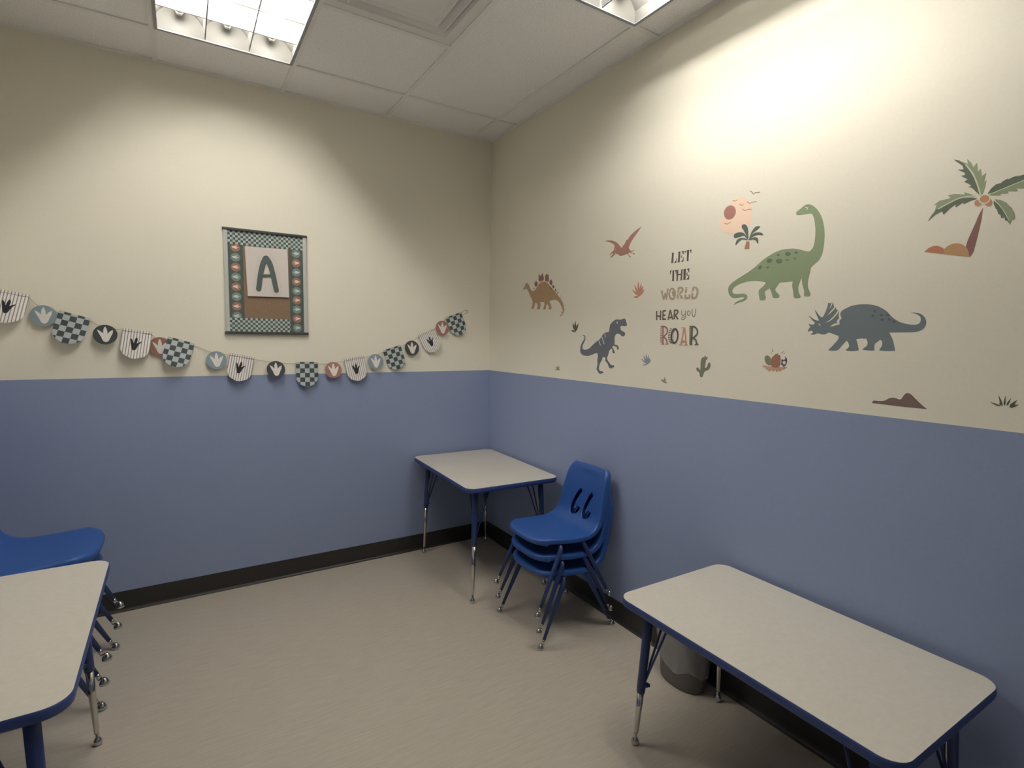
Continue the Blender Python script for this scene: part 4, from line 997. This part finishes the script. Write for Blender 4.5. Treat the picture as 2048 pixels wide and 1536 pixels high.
iw = bw-.0215; ih = bh-.012; ST = .077; SQ = .0132
def checks(name, x0, x1, z1, z0, d):
    bm = bmesh.new(); quad(bm, [bk(x0, z0, d-.0004), bk(x1, z0, d-.0004), bk(x1, z1, d-.0004), bk(x0, z1, d-.0004)], 0)
    nx = int(math.ceil((x1-x0)/SQ)); nz = int(round((z1-z0)/SQ)); sz = (z1-z0)/nz
    for i in range(nx):
        for j in range(nz):
            if (i+j) % 2: a, b = x0+i*SQ, min(x0+(i+1)*SQ, x1); quad(bm, [bk(a, z0+j*sz, d), bk(b, z0+j*sz, d), bk(b, z0+(j+1)*sz, d), bk(a, z0+(j+1)*sz, d)], 1)
    obj(name, bm, [M_bgreen, M_bpale], bt, norm=False)
FOOT = [(715,510),(765,530),(850,600),(850,520),(880,440),(905,440),(935,530),(940,610),(1000,545),(1065,515),(1050,600),(1010,680),(975,760),(930,800),(880,800),(835,760),(800,680),(750,590)]
FOOT = [((x-890)/270, (625-y)/235) for x, y in FOOT]
CLAW = [(22,290),(60,320),(100,370),(115,385),(125,340),(160,285),(190,275),(195,320),(180,370),(230,365),(290,355),(260,400),(200,440),(160,480),(120,503),(70,498),(40,460),(35,400),(15,330)]
CLAW = [((x-150)/270, (390-y)/235) for x, y in CLAW]
CLAW2 = [(742,405),(758,408),(785,440),(812,480),(816,440),(828,400),(852,372),(870,405),(872,440),(862,478),(895,462),(945,436),(948,448),(918,480),(890,520),(875,560),(855,590),(815,597),(785,575),(770,530),(752,465)]
def footstrip(name, x0, x1, z0, z1, d, n, left, first, gap):
    bm = bmesh.new(); quad(bm, [bk(x0, z0, d-.0003), bk(x1, z0, d-.0003), bk(x1, z1, d-.0003), bk(x0, z1, d-.0003)], 0)
    cx = (x0+x1)/2; r = .0245; z = first
    for k in range(n):
        warm = (k % 2 == 0) == left; mi = 1 if warm else 2
        f = bm.faces.new([bm.verts.new(bk(cx+r*math.cos(2*PI*i/24), z+r*math.sin(2*PI*i/24), d+.0002)) for i in range(24)]); f.material_index = mi
        s = 1 if left else -1
        lp = [(cx+s*v*r*.92, z+u*r*.66) for u, v in FOOT]       # footprint lying on its side
        if area2(lp) < 0: lp = lp[::-1]
        f = bm.faces.new([bm.verts.new(bk(u, v, d+.0004)) for u, v in lp]); f.material_index = 3 if warm else 4
        z -= gap
    zs = z1-(z1-z0)*.5
    quad(bm, [bk(x0, zs, d+.0003), bk(x1, zs, d+.0003), bk(x1, zs+.0014, d+.0003), bk(x0, zs+.0014, d+.0003)], 5)
    obj(name, bm, [M_bgreen, M_pink, M_gdisc, M_pfoot, M_gfoot, mat('strip_seam', srgb(120, 134, 128), .7)], bt, norm=False)
footstrip('footprint_border', -iw, -iw+ST, -ih+ST*.6, ih-ST+.004, .0084, 8, True, 1.972-bcz, .0547)
footstrip('footprint_border', iw-ST, iw, -ih, ih-ST+.002, .0104, 9, False, 1.967-bcz, .0547)
checks('checkered_border', -iw, iw, ih, ih-ST, .0100)
checks('checkered_border', -iw, iw-ST, -ih+ST, -ih, .0098)
# the letter sheet pinned on the cork
M_paper = mat('paper_sheet', srgb(212, 204, 198), .6); M_letter = mat('letter_green', srgb(84, 96, 92), .6); M_outl = mat('printed_outline', srgb(196, 190, 186), .6)
SHC = [(-1.592, 1.704), (-1.372, 1.708), (-1.375, 1.987), (-1.600, 1.984)]
scx, scz = -1.485, 1.845
pt = empty('letter_sheet', (scx, -.0125, scz)); tag(pt, 'pale paper sheet with a large green letter A pinned on the bulletin board', 'paper sheet')
bm = bmesh.new(); N = 10; g = []
for j in range(N+1):
    v = j/N; row = []
    for i in range(N+1):
        u = i/N
        x = (SHC[0][0]*(1-u)+SHC[1][0]*u)*(1-v)+(SHC[3][0]*(1-u)+SHC[2][0]*u)*v; z = (SHC[0][1]*(1-u)+SHC[1][1]*u)*(1-v)+(SHC[3][1]*(1-u)+SHC[2][1]*u)*v
        row.append(bm.verts.new((x-scx, -.0035*(1-v)**2*(1+.4*u), z-scz)))
    g.append(row)
for j in range(N):
    for i in range(N): bm.faces.new([g[j][i], g[j][i+1], g[j+1][i+1], g[j+1][i]])
obj('paper', bm, M_paper, pt, smooth=True, norm=False)
ls = lambda u, v, d: (u-scx, -d, v-scz)
def lstroke(bm, pts, w, d, mi=0, capped=True):
    q = smooth_open(pts, 5) if len(pts) > 2 else pts
    strip(bm, ls, q, w, d, d-.0003, mi=mi)
    if capped:
        for p in (q[0], q[-1]):
            f = bm.faces.new([bm.verts.new(ls(p[0]+w/2*math.cos(a), p[1]+w/2*math.sin(a), d+.00012*(1+mi)+(.00008 if p is q[0] else 0))) for a in [2*PI*k/14 for k in range(14)]]); f.material_index = mi
bm = bmesh.new()
lstroke(bm, [(-1.534, 1.749), (-1.522, 1.835), (-1.509, 1.892), (-1.494, 1.926)], .0275, .0062)
lstroke(bm, [(-1.441, 1.746), (-1.458, 1.84), (-1.472, 1.895), (-1.489, 1.926)], .0275, .0065)
lstroke(bm, [(-1.517, 1.824), (-1.463, 1.829)], .0135, .0069, capped=False)
obj('letter', bm, M_letter, pt, norm=False)
bm = bmesh.new()
for pl_ in ([(-1.505, 1.722), (-1.538, 1.716), (-1.560, 1.732), (-1.560, 1.760), (-1.545, 1.86), (-1.525, 1.93), (-1.500, 1.963), (-1.482, 1.963), (-1.455, 1.92), (-1.432, 1.84), (-1.415, 1.755), (-1.420, 1.728), (-1.440, 1.716), (-1.462, 1.722), (-1.475, 1.80)], [(-1.505, 1.722), (-1.492, 1.80)], [(-1.487, 1.965), (-1.492, 1.980)]):
    lstroke(bm, pl_, .0012, .0056, capped=False)
for k in range(5): lstroke(bm, [(-1.398+k*.0035, 1.7165), (-1.3958+k*.0035, 1.7165)], .002, .0056, capped=False)
obj('printed_outline', bm, M_outl, pt, norm=False)
# ------------------------------------------------------------ garland
gd = empty('garland', (-1.43, 0, 1.40)); tag(gd, 'paper garland of checkered, striped and round footprint pennants along the back wall', 'garland')
GO = Vector((-1.43, 0, 1.40))
def patmat(name, kind, c1, c2, sc):
    m = bpy.data.materials.new(name); m.use_nodes = True; nt = m.node_tree; b = nt.nodes['Principled BSDF']; b.inputs['Roughness'].default_value = .45
    tc = nt.nodes.new('ShaderNodeTexCoord'); mp = nt.nodes.new('ShaderNodeMapping'); nt.links.new(tc.outputs['Object'], mp.inputs[0])
    if kind == 'check':
        mp.inputs['Scale'].default_value = (1/sc, 0, 1/sc); mp.inputs['Location'].default_value = (100.5, .5, 100.3)
        ck = nt.nodes.new('ShaderNodeTexChecker'); ck.inputs['Scale'].default_value = 1; ck.inputs['Color1'].default_value = c1; ck.inputs['Color2'].default_value = c2
        nt.links.new(mp.outputs[0], ck.inputs[0]); nt.links.new(ck.outputs[0], b.inputs['Base Color'])
    else:
        wv = nt.nodes.new('ShaderNodeTexWave'); wv.wave_type = 'BANDS'; wv.bands_direction = 'X'; wv.inputs['Scale'].default_value = PI*2/20/sc; wv.inputs['Distortion'].default_value = 0
        wv.inputs['Detail'].default_value = 0
        rp = nt.nodes.new('ShaderNodeValToRGB'); rp.color_ramp.elements[0].color = c1; rp.color_ramp.elements[1].color = c2; rp.color_ramp.elements[0].position = .05; rp.color_ramp.elements[1].position = .42
        nt.links.new(tc.outputs['Object'], wv.inputs[0]); nt.links.new(wv.outputs['Fac'], rp.inputs[0]); nt.links.new(rp.outputs[0], b.inputs['Base Color'])
    return m
M_chk = patmat('checkered_card', 'check', srgb(70, 78, 78), srgb(182, 192, 194), .0273)
M_str = patmat('striped_card', 'stripe', srgb(140, 136, 142), srgb(240, 236, 230), .0125)
M_blk = mat('print_black', srgb(34, 34, 44), .5); M_wht = mat('print_white', srgb(226, 222, 216), .45)
DC = {'b': mat('card_blue_grey', srgb(134, 150, 160), .4), 'k': mat('card_charcoal', srgb(62, 68, 70), .4), 'r': mat('card_terracotta', srgb(156, 112, 100), .35)}
M_str2 = mat('twine', srgb(150, 140, 112), .8)
STRING = []
def pennant(kind, a, b, tilt, bulge=.006):
    a, b = Vector(a), Vector(b); m = (a+b)/2; ang = math.atan2(b.y-a.y, b.x-a.x)
    nm = 'checkered_pennant' if kind == 'c' else 'striped_pennant'
    W2 = .0635; HT = .147; tp = .004
    # outline: straight sides, rounded lower end
    out = [(-W2, tp), (-W2, -.075)]
    out += [(W2*math.cos(t), -.080-.067*abs(math.sin(t))**.9) for t in [PI+PI*k/18 for k in range(1, 18)]]
    out += [(W2, -.075), (W2, tp)]
    dep = lambda u, v: .007+tilt*max(0, -v/HT)+bulge*(1-(u/W2)**2)
    bm = bmesh.new()
    cols = 9; rowsn = 10
    def halfw(v):
        if v > -.080: return W2
        s = min(1, ((-v-.080)/.067)**(1/.9)); return W2*math.sqrt(max(0, 1-s*s))
    fr, br = [], []
    for j in range(rowsn+1):
        v = tp-(HT+tp)*j/rowsn
        v = max(v, -HT+.0004)
        hw_ = max(halfw(v), .004)
        fr.append([bm.verts.new((hw_*(2*i/cols-1), -dep(hw_*(2*i/cols-1), v), v)) for i in range(cols+1)])
        br.append([bm.verts.new((hw_*(2*i/cols-1), -dep(hw_*(2*i/cols-1), v)+.0008, v)) for i in range(cols+1)])
    for A, B in zip(fr, fr[1:]):
        for i in range(cols): bm.faces.new([A[i], B[i], B[i+1], A[i+1]])
    for A, B in zip(br, br[1:]):
        for i in range(cols): bm.faces.new([A[i], A[i+1], B[i+1], B[i]]).material_index = 1
    if kind == 's':
        lp = smooth_loop([((x-840)/4290-.001, -.069-(y-490)/3300) for x, y in CLAW2], 3)
        if area2(lp) < 0: lp = lp[::-1]
        f = bm.faces.new([bm.verts.new((u, -dep(0, v)-.0012, v)) for u, v in lp]); f.material_index = 2
    mats = [M_chk if kind == 'c' else M_str, M_wht, M_blk]
    o = obj(nm, bm, mats, gd, norm=False); o.location = Vector((m.x, 0, m.y))-GO; o.rotation_euler = (0, -ang, 0)
    for f_ in o.data.polygons: f_.use_smooth = f_.material_index != 2
    d = Vector((math.cos(ang), math.sin(ang))); nrm = Vector((-d.y, d.x)); yy = .0142 if kind == 's' else .0055
    off = -.008
    pA, pB = m-d*.060+nrm*off, m+d*.060+nrm*off
    STRING.extend([(pA.x, -(.0055 if kind == 'c' else .011), pA.y), ((pA.x*.8+pB.x*.2), -yy, pA.y*.8+pB.y*.2), ((pA.x*.2+pB.x*.8), -yy, pA.y*.2+pB.y*.8), (pB.x, -(.0055 if kind == 'c' else .011), pB.y)])
def disc(col, c, tilt=.012, yaw=0, sag=.006):
    r = .0505; bm = bmesh.new(); n = 36
    cen = bm.verts.new((0, 0, 0)); ring = [bm.verts.new((r*math.cos(2*PI*k/n), 0, r*math.sin(2*PI*k/n))) for k in range(n)]
    for k in range(n): bm.faces.new([cen, ring[k], ring[(k+1) % n]])
    rb = [bm.verts.new((r*math.cos(2*PI*k/n), .0008, r*math.sin(2*PI*k/n))) for k in range(n)]
    for k in range(n): bm.faces.new([ring[k], rb[k], rb[(k+1) % n], ring[(k+1) % n]])
    bm.faces.new(rb[::-1]).material_index = 1
    lp = smooth_loop([(u*.0505, v*.0505) for u, v in FOOT], 3)
    if area2(lp) < 0: lp = lp[::-1]
    f = bm.faces.new([bm.verts.new((u, -.0005, v)) for u, v in lp]); f.material_index = 1
    o = obj('footprint_disc', bm, [DC[col], M_wht], gd, norm=False)
    o.location = Vector((c[0], -.010-tilt/2, c[1]))-GO; o.rotation_euler = (-math.atan2(tilt, .1), 0, yaw)
GAR = [('s', (-2.655, 1.679), (-2.529, 1.654), .034), ('d', 'b', (-2.483, 1.561), .010), ('c', (-2.427, 1.586), (-2.304, 1.550), .026), ('d', 'k', (-2.248, 1.474), .022),
 ('s', (-2.175, 1.505), (-2.052, 1.487), .030), ('d', 'r', (-2.019, 1.414), .004), ('c', (-1.984, 1.466), (-1.857, 1.427), .030), ('d', 'b', (-1.758, 1.340), .014),
 ('s', (-1.687, 1.376), (-1.568, 1.352), .020), ('d', 'k', (-1.453, 1.283), .020), ('c', (-1.340, 1.322), (-1.214, 1.321), .016), ('d', 'r', (-1.123, 1.274), .022),
 ('s', (-1.052, 1.337), (-.931, 1.358), .016), ('d', 'b', (-.854, 1.322), .012), ('c', (-.805, 1.391), (-.680, 1.430), .010), ('d', 'k', (-.605, 1.412), .012),
 ('s', (-.558, 1.494), (-.442, 1.549), .014), ('d', 'r', (-.382, 1.551), .010), ('c', (-.357, 1.619), (-.230, 1.667), .012)]
for g_ in GAR:
    if g_[0] == 'd':
        disc(g_[1], g_[2], g_[3]); STRING.append((g_[2][0]-.01, -.0065, g_[2][1]+.040))
    else: pennant(g_[0], g_[1], g_[2], g_[3])
p0 = STRING[0]; pe = STRING[-1]
STRING.insert(0, (-2.80, -.004, 1.735))
loop = [(pe[0]+.012, -.004, pe[2]+.012), (pe[0]+.035, -.003, pe[2]+.026), (pe[0]+.052, -.003, pe[2]+.020), (pe[0]+.046, -.004, pe[2]+.004), (pe[0]+.020, -.005, pe[2]+.004)]
bm = bmesh.new(); tube(bm, smooth_open([tuple(Vector(p)-GO) for p in STRING], 3), .0011, 6)
obj('string', bm, M_str2, gd, smooth=True)
bm = bmesh.new(); tube(bm, smooth_open([tuple(Vector(p)-GO) for p in [pe]+loop], 4), .0011, 6)
obj('hanging_loop', bm, M_str2, gd, smooth=True)
